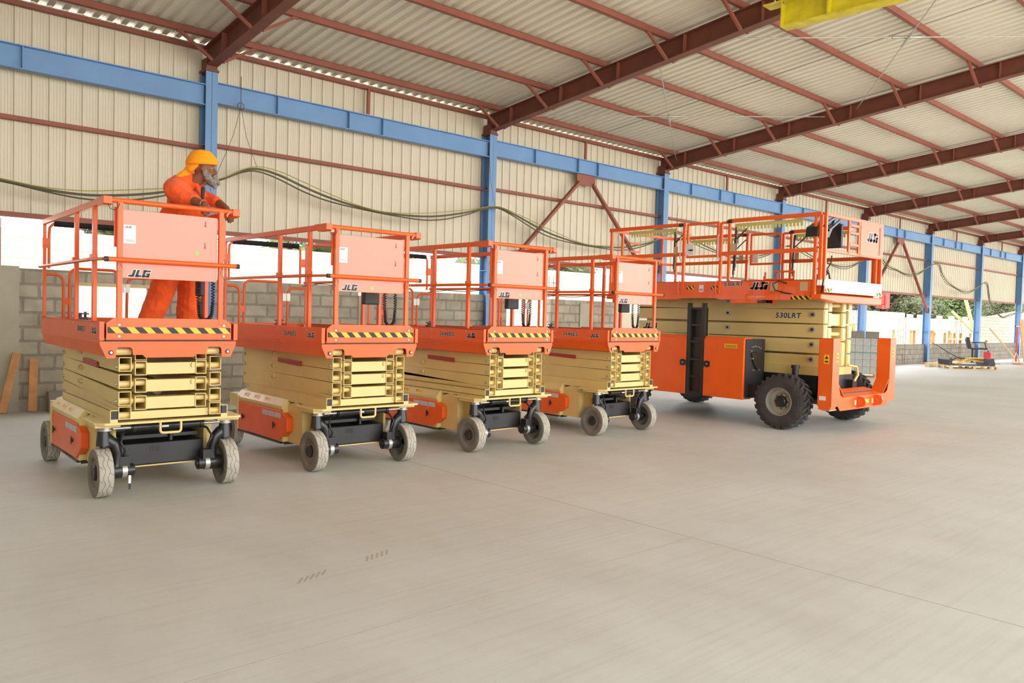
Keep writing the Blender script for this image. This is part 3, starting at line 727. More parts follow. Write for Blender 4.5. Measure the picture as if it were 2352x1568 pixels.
    for v in (.45, .79): rail('side_post', ((1.0, v, 1.43), (1.0, v, 2.39)), .034, .045)
    rail('side_post', ((1.0, VR - .03, 1.43), (1.0, VR - .03, 2.39)), .03, .03)
    for v in (.07, .73):
        b = MB(); b.box((-.080, v - .03, 1.955), (-.028, v + .02, 1.985)); b.build('rail_clamp', ORANGE, pf)
    mr = T('mid_rail', [(-.082, VR, 1.945), (-.082, .08, 1.940)], .016); 
    T('mid_rail', [(-.082, .10, 1.940), (-.082, -.02, 1.938), (-.055, -.27, 1.936)], .013)
    fm = T('front_mid_rail', [(-.055, -.312, 1.934), (1.018, -.312, 1.934)], .0195, n=16)
    for a, b2 in ((-.060, -.030), (.995, 1.024)):
        e = MB(); e.cyl((a, -.312, 1.934), (b2, -.312, 1.934), .0205, 16); e.build('end_cap', PLASTIC, fm)
    T('mid_rail', [(.99, VR, 1.945), (.99, .2, 1.940)], .016)
    T('sensor_cable', [(.965, VR, 1.90), (.965, 1.8, 1.925), (.965, 1.4, 1.905), (.965, 1.0, 1.925), (.965, .6, 1.90), (.965, .3, 1.93)], .006, CABLEK, 6)
    # rear gate
    FR = lambda a, b: (a, VR - .03, b)
    fb = MB(); fb.tube([FR(.04, 2.395), FR(.88, 2.40)], .031, 16); fb.build('foam_grip', FOAM, pf)
    T('gate_tube', [FR(.06, 2.40), FR(.03, 2.39), FR(.0, 2.35), FR(-.005, 2.28), FR(-.005, 1.93)], .014)
    T('gate_tube', [FR(.86, 2.40), FR(.89, 2.39), FR(.912, 2.35), FR(.915, 2.28), FR(.915, 1.93)], .014)
    for u in (-.03, .94):
        b = MB(); b.box((u - .035, VR - .05, 2.14), (u + .035, VR - .015, 2.24)); b.build('gate_hinge', ORANGE, pf)
    T('guard_loop', [FR(-.04, 1.87)] + arc((.05, 1.79), .08, 90, 0, 6, FR) + [FR(.13, 1.30)], .0155)
    T('guard_loop', [FR(.185, 1.30)] + arc((.27, 1.855), .085, 180, 90, 6, FR) + arc((.59, 1.855), .085, 90, 0, 6, FR) + [FR(.675, 1.30)], .0155)
    T('guard_loop', [FR(.745, 1.30)] + arc((.83, 1.79), .08, 180, 90, 6, FR) + [FR(.97, 1.87)], .0155)
    b = MB(); b.box((.125, VR - .045, 1.56), (.19, VR - .02, 1.63)); b.build('latch_plate', ORANGE, pf)
    for u in (.672, .728):
        b = MB(); b.box((u, VR - .058, 1.705), (u + .045, VR - .046, 1.80)); b.build('hinge_plate', STEEL, pf)
    # control panel board
    pn = MB(); pn.box((.085, -.262, 1.79), (.850, -.250, 2.345))
    q = pn.build('platform_board', BOARD, pf, .003)
    e = MB(); e.box((.032, -.235, 2.04), (.060, -.215, 2.36)); e.box((.052, -.245, 2.35), (.062, -.215, 1.8)); e.box((.905, -.235, 2.0), (.93, -.215, 2.33)); e.build('board_bracket', ORANGE, q)
    e = MB(); 
    for u, z in ((.745, 2.285), (.743, 2.10)): e.box((u - .004, -.2635, z - .028), (u + .004, -.2605, z + .02)); e.cyl((u, -.266, z - .018), (u, -.262, z - .018), .008, 10)
    e.cyl((.735, -.2635, 2.118), (.735, -.2605, 2.118), .004, 8)
    e.build('slot', RED, q)
    jlg(face_front(.128, -.2625, 1.803), .058, q)
    stk = slab(face_front(.092, -.2622, 2.072), 0, .094, 0, .150, WHITE, pf, 'sticker')
    jlg(face_front(.100, -.2637, 2.196), .018, stk, 'sticker_logo', STEEL2)
    mb = MB(); fr = face_front(.092, -.2637, 2.072)
    for zz2 in (.014, .024): mb.prism([(.015, zz2), (.08, zz2), (.08, zz2 + .004), (.015, zz2 + .004)], lambda a, b, d: on(fr, a, b, d), 0, .0006)
    mb.build('sticker_print', STEEL2, stk)
    e = MB(); e.cyl((.675, -.2635, 2.03) if dz else (.47, -.2635, 1.835), (.675, -.262, 2.03) if dz else (.47, -.262, 1.835), .017, 20)
    q2 = e.build('inspection_label', GREENL, q)
    # wire lanyards and pins
    for u in (.06, .89):
        b = MB(); c0_ = (u, -.292, 1.88); b.tube([(u + .018 * math.cos(a), -.292 - .004 * math.sin(a), 1.87 + .035 * math.sin(a)) for a in [k * .55 for k in range(11)]], .0028, 6); b.build('wire_lanyard', STEEL2, pf)
    b = MB(); b.tube([(-.03, -.295, 2.372), (-.02, -.30, 2.34), (.01, -.30, 2.325), (.04, -.30, 2.345), (.055, -.295, 2.385)], .003, 6); b.build('wire_lanyard', BLACKP, pf)
    b = MB(); b.tube([(.91, -.300, 2.37), (.94, -.302, 2.405), (.915, -.302, 2.36)], .004, 6); b.build('locking_pin', STEEL, pf)
    # control box, manual box, coil cord
    b = MB(); b.box((.60, .09, 1.675), (.785, .16, 1.98)) if not dz else b.box((.835, .12, 1.67), (.875, .26, 1.98)); b.build('manual_box', PLASTIC, pf, .012)
    hx = []; n = 420
    base = [(.85, .10, 1.97), (.852, .10, 1.80), (.855, .10, 1.62), (.865, .10, 1.50), (.90, .10, 1.455), (.945, .10, 1.455), (.975, .10, 1.50), (.985, .10, 1.62), (.985, .10, 1.80), (.97, .10, 1.95)]
    base = [Vector(p) + Vector((-.04 if dz else 0, 0, 0)) for p in base]
    for i in range(n):
        t = i / (n - 1) * (len(base) - 1); k = min(int(t), len(base) - 2); f = t - k
        p0, p1 = base[k], base[k + 1]; c_ = p0.lerp(p1, f); d = (p1 - p0).normalized(); s_ = Vector((0, 1, 0)); w_ = d.cross(s_)
        a = i * 0.95; hx.append(c_ + (s_ * math.cos(a) + w_ * math.sin(a)) * .014)
    b = MB(); b.tube(hx, .0055, 5); b.build('coiled_cord', CABLEK, pf)
    g = MB(); g.box((.02, .90, 1.425), (.09, .98, 1.45)); g.cyl((.03, .93, 1.45), (.03, .93, 1.49), .014, 10); g.cyl((.075, .95, 1.45), (.075, .95, 1.50), .012, 10); g.box((.01, .92, 1.475), (.10, .96, 1.488)); g.build('foot_latch', BLACKP, pf)
    for c_ in L.children:
        if c_ not in before: c_.location.z += D
    return L
mat_or = ORANGE
mat_deck = mat('grey_deck_plate', (120, 112, 104), 0.6, var=0.1)
LIFTS = [(1.882, 7.1705, -1.81), (3.826, 7.153, -.43), (5.841, 7.146, .43), (8.032, 7.211, -.21)]
lift_a = small_lift('scissor_lift', .033)
lift_b = small_lift('scissor_lift', 0.0)
lift_c = copy_tree(lift_b); lift_d = copy_tree(lift_b)
for o, (x, y, a), lb in zip((lift_a, lift_b, lift_c, lift_d), LIFTS,
        ('orange and cream scissor lift carrying the man in the orange turban', 'orange and cream scissor lift between the manned lift and the third lift',
         'orange and cream scissor lift, third of four, in front of a blue column', 'orange and cream scissor lift beside the big rough-terrain lift')):
    o.location = (x, y, 0); o.rotation_euler.z = R(a); tag(o, lb, 'scissor lift', 'small scissor lifts in a row')
# strap tag hanging from the first lift
def strap(o, name):
    mb = MB(); mb.m = 0; mb.box((.205, -.04, .095), (.225, -.036, .165)); mb.m = 1; mb.box((.206, -.0398, .165), (.224, -.036, .20)); mb.box((.206, -.04, .045), (.224, -.036, .095)); mb.build(name, [WHITE, BLACKP], o)
strap(lift_a, 'ground_strap')

# ================================================================== rough-terrain lift
def big_wheel(parent, u, v, side):
    r, w = .415, .30
    t = empty('wheel', (u, v, r)); t.parent = parent
    mb = MB()
    prof = [(-w / 2 + .02, .205), (-w / 2 + .004, .22), (-w / 2 - .002, .27), (-w / 2 - .004, .32), (-w / 2 + .008, .365), (-w / 2 + .02, .385), (w / 2 - .02, .385), (w / 2 - .008, .365), (w / 2 + .004, .32), (w / 2 + .002, .27), (w / 2 - .004, .22), (w / 2 - .02, .205)]
    mb.lathe((0, 0, 0), (1, 0, 0), prof, 64)
    n = 24
    def P(x, rr, a): return (x, rr * math.cos(a), rr * math.sin(a))
    for sg in (-1, 1):
        for i in range(n):
            a = 2 * math.pi * (i + (0.5 if sg > 0 else 0)) / n; sk = -.20; th = .068
            # a lug: from the shoulder to past the middle, swept back
            xs = [(sg * (w / 2 + .004), 0.0, .352), (sg * (w / 2 - .015), 0.0, r - .006), (sg * (w * .22), sk * .45, r), (-sg * .018, sk, r)]
            top, bot = [], []
            for x, da, rr in xs:
                for e in (-th, th): top.append(P(x, rr, a + da + e * (1 if abs(x) > .1 else .8))); bot.append(P(x, min(rr, .38), a + da + e * (1 if abs(x) > .1 else .8)))
            k = len(xs); fs = []
            for q in range(k - 1):
                A = 2 * q
                fs += [(A, A + 1, A + 3, A + 2), (A, A + 2, 2 * k + A + 2, 2 * k + A), (A + 1, 2 * k + A + 1, 2 * k + A + 3, A + 3)]
            fs += [(0, 2 * k, 2 * k + 1, 1), (2 * k - 2, 2 * k - 1, 4 * k - 1, 4 * k - 2)]
            mb.add(top + bot, fs)
    mb.build('tyre', RUBBER, t)
    s = side; mb = MB()
    mb.lathe((0, 0, 0), (s, 0, 0), [(w / 2 - .022, .214), (w / 2 - .008, .210), (w / 2 - .006, .203), (w / 2 - .03, .196), (w / 2 - .07, .188), (w / 2 - .11, .180), (w / 2 - .115, .135), (w / 2 - .10, .120), (w / 2 - .10, .08)], 48)
    mb.lathe((0, 0, 0), (-s, 0, 0), [(w / 2 - .022, .214), (w / 2 - .008, .205), (w / 2 - .10, .18), (w / 2 - .12, .05)], 40)
    mb.build('rim', RIM, t)
    mb = MB(); mb.lathe((0, 0, 0), (s, 0, 0), [(w / 2 - .115, .092), (w / 2 - .06, .085), (w / 2 - .05, .072), (w / 2 - .025, .06), (w / 2 - .02, .0001)], 32)
    for q in range(8): a = q * math.pi / 4; mb.cyl((s * (w / 2 - .112), .105 * math.cos(a), .105 * math.sin(a)), (s * (w / 2 - .092), .105 * math.cos(a), .105 * math.sin(a)), .011, 8)
    mb.build('hub', BLACKP, t)
B = tag(empty('rough_terrain_scissor_lift', (11.0, 6.1, 0)), 'large orange and cream rough-terrain scissor lift with black lugged tyres', 'scissor lift')
for u, s in ((0, -1), (2.05, 1)):
    for v in (0.0, 2.96): big_wheel(B, u, v, s)
# chassis
mb = MB(); mb.box((.50, -.30, .50), (.60, 3.35, .80)); mb.box((1.45, -.30, .50), (1.55, 3.35, .80)); mb.box((.50, -.32, .55), (1.55, -.26, .80)); mb.box((.35, 3.2, .5), (1.7, 3.35, .82)); mb.box((.45, .3, .45), (1.6, 2.6, .6))
for v in (0, 2.96): mb.cyl((.1, v, .415), (1.95, v, .415), .07, 16)
for v in (0, 2.96): mb.box((.85, v - .12, .33), (1.2, v + .12, .62))
mb.build('chassis', BLACKP, B)
for u in (.36, 1.69):
    mb = MB(); mb.cyl((u, .02, .45), (u, .02, .92), .048, 16); mb.cyl((u, .02, .90), (u, .02, .95), .062, 16); mb.build('suspension_cylinder', BLACKP, B)
mb = MB(); mb.box((.50, -.30, .80), (1.55, 3.2, .925)); mb.build('scissor_base', CREAM, B)
# scissor stack
zb = [.925, 1.135, 1.372, 1.592, 1.822]; ht = [.185, .215, .205, .215, .19]
for i, (z, h) in enumerate(zip(zb, ht)):
    tilt = (-.018, .012, -.012, .012, -.035)[i]
    for s in (-1, 1):
        X = (lambda u: u) if s < 0 else (lambda u: 2.05 - u)
        a = MB(); x0, x1 = sorted((X(.566), X(.69)))
        a.add([(x0, -.30, z), (x1, -.30, z), (x1, -.30, z + h), (x0, -.30, z + h), (x0, 3.25, z + tilt), (x1, 3.25, z + tilt), (x1, 3.25, z + h + tilt), (x0, 3.25, z + h + tilt)],
              [(0, 1, 2, 3), (7, 6, 5, 4), (0, 4, 5, 1), (1, 5, 6, 2), (2, 6, 7, 3), (3, 7, 4, 0)])
        arm = a.build('scissor_arm', CREAM, B, .006)
        e = MB(); e.box((x0 + .012, -.308, z + .012), (x1 - .012, -.299, z + h - .012)); e.build('end_lip', CREAM, arm)
        for v in ((-.13,) if i in (0, 1, 2, 3) else ()) + (1.36,):
            dz_ = tilt * (v + .3) / 3.55
            e = MB(); e.cyl((X(.540), v, z + h * .62 + dz_), (X(.566), v, z + h * .62 + dz_), .042, 20); e.build('pin_boss', STEEL if v > 0 else RIM, arm)
            e = MB(); e.cyl((X(.532), v, z + h * .62 + dz_), (X(.541), v, z + h * .62 + dz_), .022, 14); e.build('pin_bolt', BLACKP, arm)
        a = MB(); z2 = z - .045 + (.0 if i else .05); x0, x1 = sorted((X(.727), X(.855)))
        a.box((x0, -.28, z2), (x1, 3.2, z2 + h)); arm = a.build('scissor_arm', CREAM, B, .006)
        e = MB(); e.box((x0 + .012, -.29, z2 + .012), (x1 - .012, -.279, z2 + h - .012)); e.build('end_lip', CREAM, arm)
    a = MB()
    if i % 2: a.box((.855, -.25, z - .03), (1.195, -.15, z + h - .06))
    else: a.cyl((.86, -.22, z + h * .3), (1.19, -.22, z + h * .3), .035, 16)
    a.build('cross_tube', CREAM, B, .008 if i % 2 else 0)
a = MB(); a.box((.9, .0, .95), (1.15, 3.0, 1.9)); a.build('lift_cylinder', CREAM, B)
def on_arm(v, z): return face_left(.5655, v, z)
text('530LRT', on_arm(.50, 1.665), .085, .44, B, 'model_number', shear=.12)
jlg(on_arm(3.15, 1.42), .105, B)
# engine and tank covers, both sides
for s in (-1, 1):
    X = (lambda u: u) if s < 0 else (lambda u: 2.05 - u)
    for (v0, v1) in ((.605, 1.33), (1.68, 2.62)):
        mb = MB(); mb.prism([(-.15, .385), (-.15, 1.29), (-.11, 1.345), (.10, 1.345), (.10, .385)], lambda a, b, d: (X(a), d, b), v0, v1)
        d_ = mb.build('engine_cover' if v0 > 1 else 'tray_cover', ORANGE, B, .010)
        vl = v0 + .66 if v0 < 1 else v0 + .05
        e = MB(); e.prism([(-.055, -.045), (-.02, -.045), (-.02, -.055), (.02, -.055), (.02, -.045), (.055, -.045), (.055, .045), (.02, .045), (.02, .055), (-.02, .055), (-.02, .045), (-.055, .045)], lambda a, b, d: (X(d), vl + a, .90 + b), -.156, -.149); e.build('latch', BLACKP, d_)
        e = MB(); e.cyl((X(-.156), vl, .90), (X(-.166), vl, .90), .012, 12); e.build('latch_key', STEEL, d_)
    if s < 0:
        w_ = slab(face_left(-.151, .95, 1.175), 0, .23, 0, .065, YEL, d_ if False else B, 'warning_label')
        mb = MB(); fr = face_left(-.1525, .95, 1.175)
        for q in range(6): mb.prism([(.02 + q * .034, .028), (.032 + q * .034, .05), (.044 + q * .034, .028)], lambda a, b, d: on(fr, a, b, d), 0, .0008)
        mb.prism([(.02, .012), (.21, .012), (.21, .018), (.02, .018)], lambda a, b, d: on(fr, a, b, d), 0, .0008); mb.build('warning_print', INK, w_)
    mb = MB(); mb.box((X(-.08), .60, .40), (X(.45), 2.62, 1.32)); mb.build('cover_frame', BLACKP, B)
    mb = MB(); mb.box((X(-.11), .590, .42), (X(.37), .602, 1.325)); q = mb.build('end_panel', PLASTIC, B, .003)
    mb = MB(); mb.prism([(.02, 1.10), (.16, 1.13), (.34, 1.05), (.33, .94), (.20, .84), (.10, .92)], lambda a, b, d: (X(a), d, b), .565, .59); mb.build('hose_guard', BLACKP, q)
    e = MB()
    for uu, z in ((.05, 1.20), (.12, 1.21), (.20, 1.20), (.0, 1.14), (.27, 1.18), (.05, 1.02), (.25, .84), (.08, .84)): e = MB(); e.cyl((X(uu), .555, z), (X(uu), .59, z), .012, 8); e.build('bolt', STEEL, q)
    mb = MB(); mb.box((X(.0), .30, .42), (X(.40), .59, .62)); mb.build('battery_tray', BLACKP, B)
    # ladder
    ld = empty('ladder', (0, 0, 0)); ld.parent = B
    for v in (1.365, 1.645):
        mb = MB(); mb.box((X(-.14), v - .035, .39), (X(-.09), v + .035, 1.875)); mb.build('stile', BLACKP, ld, .004)
    for z in (.40, .66, .94, 1.23, 1.50, 1.77):
        mb = MB(); mb.box((X(-.13), 1.39, z), (X(-.05), 1.62, z + .035)); mb.build('rung', BLACKP, ld)
    mb = MB(); mb.box((X(-.05), 1.35, .40), (X(-.03), 1.66, 1.80)); mb.build('back_plate', BLACKP, ld)
# platform
P = B
U0, U1, V0, V1 = .03, 2.02, -.50, 3.56
def bar(nm, a, b, w, h, m_=ORANGE, par=None, bv=.004):
    q = MB(); q.bar(a, b, w, h); return q.build(nm, m_, par or P, bv)
mb = MB(); mb.box((U0 + .02, V0 + .05, 1.96), (U1 - .02, V1, 1.985)); mb.build('deck', mat_deck, P)
for s in (-1, 1):
    X = (lambda u: u) if s < 0 else (lambda u: 2.05 - u)
    mb = MB(); mb.box((X(.0), -.42, 1.935), (X(.03), 1.15, 2.015)); mb.prism([(1.15, 2.015), (1.15, 1.935), (1.25, 1.955), (1.9, 1.955), (2.0, 1.935), (3.56, 1.935), (3.56, 2.015)], lambda a, b, d: (X(d), a, b), .0, .03)
    mb.box((X(.03), -.42, 2.005), (X(.05), V1, 2.015))
    q = mb.build('deck_beam', ORANGE, P)
    mb = MB(); mb.box((X(.05), -.38, 2.00), (X(.056), V1, 2.235)); mb.box((X(.05), -.38, 2.228), (X(.075), V1, 2.235)); mb.box((X(.03), 1.25, 1.99), (X(.055), 1.88, 2.03)); tbd = mb.build('toe_board', ORANGE, P)
    if s < 0:
        text('530LRT', face_left(.0495, 1.13, 2.150), .065, .36, tbd, 'model_number', shear=.12)
        jlg(face_left(.0495, .67, 2.100), .105, tbd)
        text('www.jlg.com', face_left(-.0005, .66, 1.968), .026, .30, q, 'web_address', ink=WHITE, edge=False, bold=.0)
        hazard(face_left(-.0005, -.06, 1.940), .34, .055, 4, q, lean=-1)
        hazard(face_left(.0495, 1.845, 2.10), .16, .06, 2, tbd); hazard(face_left(.0495, 1.37, 2.10), .14, .06, 2, tbd)
        a_ = slab(face_left(.0495, 1.60, 2.06), 0, .085, 0, .115, WHITE, P, 'notice_label')
        mb = MB(); fr = face_left(.0478, 1.60, 2.06)
        for x0 in (.012, .046): mb.prism([(x0, .02), (x0 + .026, .02), (x0 + .026, .05), (x0, .05)], lambda a, b, d: on(fr, a, b, d), 0, .0006)
        mb.build('notice_print', STEEL2, a_)
        for v in (.31, -.17): 
            pl_ = MB(); pl_.box((.042, v - .12, 2.07), (.0495, v, 2.20)); 
            for dv in (-.105, -.015):
                for dz_ in (2.085, 2.185): pl_.cyl((.038, v + dv, dz_), (.042, v + dv, dz_), .006, 8)
            pl_.build('bracket_plate', BEIGE, tbd)
    z = 3.185
    bar('top_rail', (X(.055), V0 + .03, z), (X(.055), 1.08, z), .04, .062)
    bar('top_rail', (X(.055), 1.90, z), (X(.055), V1, z), .04, .062)
    bar('top_rail', (X(.055), 1.08, z - .02), (X(.055), 1.20, z - .02), .035, .04)
    bar('mid_rail', (X(.055), V0 + .12, 2.670), (X(.055), 1.20, 2.670), .035, .062); bar('mid_rail', (X(.055), V0, 2.70), (X(.055), V0 + .12, 2.70), .035, .03)
    bar('mid_rail', (X(.055), 1.90, 2.690), (X(.055), V1, 2.690), .035, .062)
    for v in (-.39, 1.06, 1.21, 1.93, 3.52): bar('rail_post', (X(.055 if v != 1.06 else .062), v, 2.0 if v != 1.06 else 2.236), (X(.055), v, 3.17), .045 if v != -.39 else .05, .045, bv=.004)
    bar('rail_post', (X(.055), V0 + .03, 2.23), (X(.055), V0 + .03, 3.17), .045, .05)
    # swing gate
    g = empty('side_gate', (0, 0, 0)); g.parent = P
    for a, b in (((1.25, 3.175), (1.87, 3.175)), ((1.25, 2.64), (1.87, 2.64))): bar('gate_rail', (X(.05), a[0], a[1]), (X(.05), b[0], b[1]), .03, .04, par=g)
    for v in (1.27, 1.85): bar('gate_post', (X(.05), v, 2.62), (X(.05), v, 3.19), .035, .035, par=g)
    mb = MB(); mb.box((X(.03), 1.72, 2.67), (X(.036), 1.86, 2.86)); lb = mb.build('gate_latch_plate', WHITE, g)
    mb = MB(); mb.sphere((X(.02), 1.77, 2.75), (.012, .05, .014), 8); mb.build('gate_handle', BLACKP, g)
    if s > 0: pass
    # yellow plastic combs under the top rail
    for (v0, v1) in ((-.16, .98), (2.10, 3.15)):
        mb = MB(); mb.box((X(.085), v0, 3.085), (X(.089), v1, 3.14)); n = int((v1 - v0) / .06)
        for q in range(n): mb.prism([(v0 + q * .06, 3.085), (v0 + q * .06 + .036, 3.085), (v0 + q * .06 + .036, 3.045), (v0 + q * .06 + .026, 3.032), (v0 + q * .06 + .010, 3.032), (v0 + q * .06, 3.045)], lambda a, b, d: (X(d), a, b), .085, .089)
        mb.build('rail_comb', COMB, P)
    for v in (.97, 2.15):
        mb = MB(); mb.bar((X(.11), v, 3.12), (X(.12), v + .02, 2.45), .03, .03); mb.bar((X(.11), v - .22, 3.09), (X(.12), v, 2.90), .016, .016); mb.cyl((X(.12), v + .02, 2.62), (X(.12), v + .02, 2.40), .010, 8); mb.build('folding_strut', BLACKP, P)
    for v in (.93, 2.03):
        mb = MB(); mb.box((X(.02), v, 2.70), (X(.028), v + .09, 2.82)); e = mb.build('bracket_plate', BEIGE, P)
    for v, vv in ((1.02, 1.14), (1.95, 2.10)):
        mb = MB(); mb.box((X(.03), v - .01, 3.15), (X(.08), v + .08, 3.20)); mb.build('rail_lock', BLACKP, P)
    # loops at the gate bottom
    for v in (1.20, 1.93):
        mb = MB(); mb.tube([(X(.0), v + .03, 2.02), (X(-.01), v + .05, 2.06), (X(-.01), v + .05, 2.20), (X(.02), v + .03, 2.25)], .010, 8); mb.build('entry_loop', ORANGE, P)
        mb = MB(); mb.tube([(X(.02), v + .03, 2.98), (X(.0), v + .04, 2.95), (X(.0), v + .04, 2.62), (X(.03), v + .01, 2.58)], .010, 8); mb.build('gate_chain_loop', STEEL, P)
# front face
F0 = V0
mb = MB(); F = lambda a, b, d: (a, d, b)
mb.prism([(-.05, 2.02), (-.07, 1.95), (.45, 1.905), (1.95, 1.905), (1.95, 2.02)], F, -.56, -.40)
q = mb.build('front_deck_beam', ORANGE, P, .012)
mb = MB(); mb.box((.11, F0 - .02, 2.05), (2.04, F0 - .014, 2.248)); q = mb.build('front_toe_board', BOARD, P, .002)
for u in (.13, 1.86):
    h_ = hazard(face_front(u, F0 - .0205, 2.06), .20, .05, 2, q)
bar('top_rail', (.10, F0, 3.185), (2.02, F0, 3.185), .045, .055)
for u in (.12, 1.99): bar('rail_post', (u, F0, 2.24), (u, F0, 3.17), .045, .045)
bar('rail_post', (1.90, F0 + .04, 2.24), (1.90, F0 + .04, 2.70), .045, .045)
bar('front_mid_rail', (.12, F0, 2.665), (1.99, F0, 2.665), .035, .045)
mb = MB(); mb.box((1.20, F0 - .025, 2.66), (1.97, F0 - .018, 3.195)); q = mb.build('front_board', ORANGE, P, .003)
jlg(face_front(1.405, F0 - .0255, 2.90), .13, q)
mb = MB(); mb.box((1.86, F0 - .03, 2.70), (1.90, F0 - .0245, 3.14)); mb.build('board_rib', RED, q)
for u in (.83, 1.16): bar('frame_post', (u, F0 - .01, 2.66), (u, F0 - .01, 3.16), .045, .03)
for z in (2.80, 2.98, 3.09): bar('frame_bar', (.83, F0 - .01, z), (1.16, F0 - .01, z), .03, .04)
for z in (2.84, 3.01):
    mb = MB(); mb.box((.90, F0 + .01, z), (1.12, F0 + .02, z + .11)); mb.build('frame_window', STEEL2, P)
mb = MB(); mb.box((.68, F0 + .03, 2.74), (.74, F0 + .30, 3.10)); mb.build('manual_box', BLACKP, P, .015)
cb = empty('control_box', (0, 0, 0)); cb.parent = P
mb = MB(); mb.prism([(0, 2.86), (.02, 3.00), (.30, 3.12), (.44, 3.12), (.46, 3.00), (.36, 2.86)], F, -.44, -.25); mb.build('box_body', BLACKP, cb, .01)
for a, b in (((.05, 3.00), (.42, 3.16)), ((.25, 2.96), (.60, 3.14))):
    mb = MB(); mb.bar((a[0], -.48, a[1]), (b[0], -.48, b[1]), .03, .03, (0, 1, 0)); mb.bar((b[0], -.48, b[1]), (b[0] + .05, -.42, b[1] - .08), .03, .03, (0, 1, 0)); mb.build('guard_bar', BLACKP, cb)
mb = MB(); mb.cyl((.22, -.40, 2.86), (.22, -.40, 2.78), .018, 10); mb.build('cable_gland', STEEL, cb)
mb = MB(); mb.tube([(.22, -.40, 2.80), (.24, -.38, 2.70), (.30, -.36, 2.55), (.42, -.36, 2.42), (.55, -.36, 2.35), (.62, -.36, 2.20), (.66, -.36, 2.05)], .012, 8); mb.build('control_cable', CABLEK, P)
mb = MB(); mb.tube([(.62, -.36, 2.62), (.60, -.36, 2.50), (.50, -.36, 2.42), (.25, -.36, 2.42), (.08, -.36, 2.36), (.25, -.34, 2.30), (.48, -.34, 2.30), (.58, -.34, 2.38), (.40, -.34, 2.44), (.25, -.33, 2.30), (.22, -.33, 2.10)], .010, 8)
mb.build('control_cable', CABLEK, P)
mb = MB(); mb.tube([(.52, -.36, 2.40), (.42, -.35, 2.30), (.36, -.35, 2.05)], .010, 8); mb.build('control_cable', CABLEK, P)
mb = MB(); mb.tube([(.05, .04, 2.18), (.0, .14, 2.22), (-.01, .24, 2.17), (-.01, .20, 2.08), (.0, .05, 2.04), (.02, -.05, 2.02)], .010, 8); mb.build('hose', CABLEK, P)
mb = MB(); mb.box((.10, -.05, 2.22), (.106, .45, 2.26))
for v in (-.05, .12, .22, .42): mb.box((.10, v, 2.26), (.106, v + .03, 2.36))
mb.box((.10, -.05, 2.35), (.106, .30, 2.38)); mb.box((.09, .42, 2.0), (.11, .46, 2.3)); mb.build('manual_rack', ORANGE, P)
mb = MB(); mb.box((.02, .35, 1.88), (.3, .98, 1.935)); mb.build('roller_bracket', ORANGE, P); mb = MB(); mb.box((.01, .35, 1.885), (.2, .5, 1.93)); mb.build('slide_pad', BLACKP, P)
for u in (.4, 1.6): bar('rail_post', (u, V1, 2.0), (u, V1, 3.17), .04, .04)
bar('top_rail', (.05, V1, 3.185), (2.0, V1, 3.185), .045, .055); bar('mid_rail', (.05, V1, 2.67), (2.0, V1, 2.67), .035, .045)
for z in (2.85, 3.0): bar('frame_bar', (.6, V1, z), (.9, V1, z), .03, .03)
# front lug guard
G = B
for s in (-1, 1):
    X = (lambda u: u) if s < 0 else (lambda u: 2.10 - u)
    mb = MB()
    mb.prism([(-.02, .40), (-.02, 1.385), (.195, 1.385), (.195, .72), (.26, .56), (.40, .50), (.40, .40)], lambda a, b, d: (X(a), d, b), -.75, -.742)
    mb.box((X(-.02), -.75, .40), (X(-.012), -.54, 1.385)); mb.prism([(.187, 1.385), (.195, 1.385), (.195, .74), (.42, .50), (.412, .50), (.187, .72)], lambda a, b, d: (X(a), d, b), -.745, -.54)
    mb.box((X(-.02), -.745, 1.377), (X(.195), -.54, 1.385)); mb.box((X(-.02), -.548, .40), (X(.195), -.54, 1.38))
    t = mb.build('guard_tower', ORANGE, G, .004)
    for fr, w in (((face_left(-.021, -.62, 1.02), .08) if s < 0 else (face_front(1.98, -.751, 1.10), .06)), (face_front(.09, -.751, 1.05), .06) if s < 0 else (face_front(1.98, -.751, .5), .0)):
        if w:
            l_ = slab(fr, 0, w, 0, .13, YEL, B, 'warning_label'); e = MB()
            e.prism([(w * .2, .07), (w * .5, .115), (w * .8, .07)], lambda a, b, d: on(fr, a, b, d), .0015, .0022); e.prism([(w * .2, .02), (w * .8, .02), (w * .8, .04), (w * .2, .04)], lambda a, b, d: on(fr, a, b, d), .0015, .0022); e.build('warning_print', INK, l_)
    if s < 0: slab(face_left(-.021, -.57, .49), 0, .10, 0, .06, WHITE, t, 'serial_plate')
mb = MB(); mb.prism([(.19, .40), (.26, .33), (1.84, .33), (1.91, .40), (1.91, .50), (1.70, .525), (.40, .525), (.19, .50)], F, -.752, -.744)
mb.add([(.25, -.748, .52), (1.85, -.748, .52), (1.75, -.42, .60), (.35, -.42, .60), (.25, -.748, .51), (1.85, -.748, .51), (1.75, -.42, .59), (.35, -.42, .59)], [(0, 1, 2, 3), (7, 6, 5, 4), (0, 4, 5, 1), (1, 5, 6, 2), (2, 6, 7, 3), (3, 7, 4, 0)])
mb.build('guard_beam', ORANGE, G, .003)
for u in (.72, 1.30):
    mb = MB(); mb.prism([(-.78, .52), (-.86, .50), (-.88, .44), (-.86, .38), (-.75, .345), (-.75, .52)], lambda a, b, d: (d, a, b), u + .08, u + .11)
    mb.lathe((u + .079, -.81, .43), (-1, 0, 0), [(0, .052), (.002, .052), (.002, .028), (0, .028)], 20); mb.build('tie_down_lug', ORANGE, G)
    slab(face_front(u, -.7525, .39), 0, .045, 0, .075, WHITE, G, 'tie_down_label')
slab(face_front(1.08, -.7525, .40), 0, .11, 0, .06, YEL, G, 'tie_down_label')
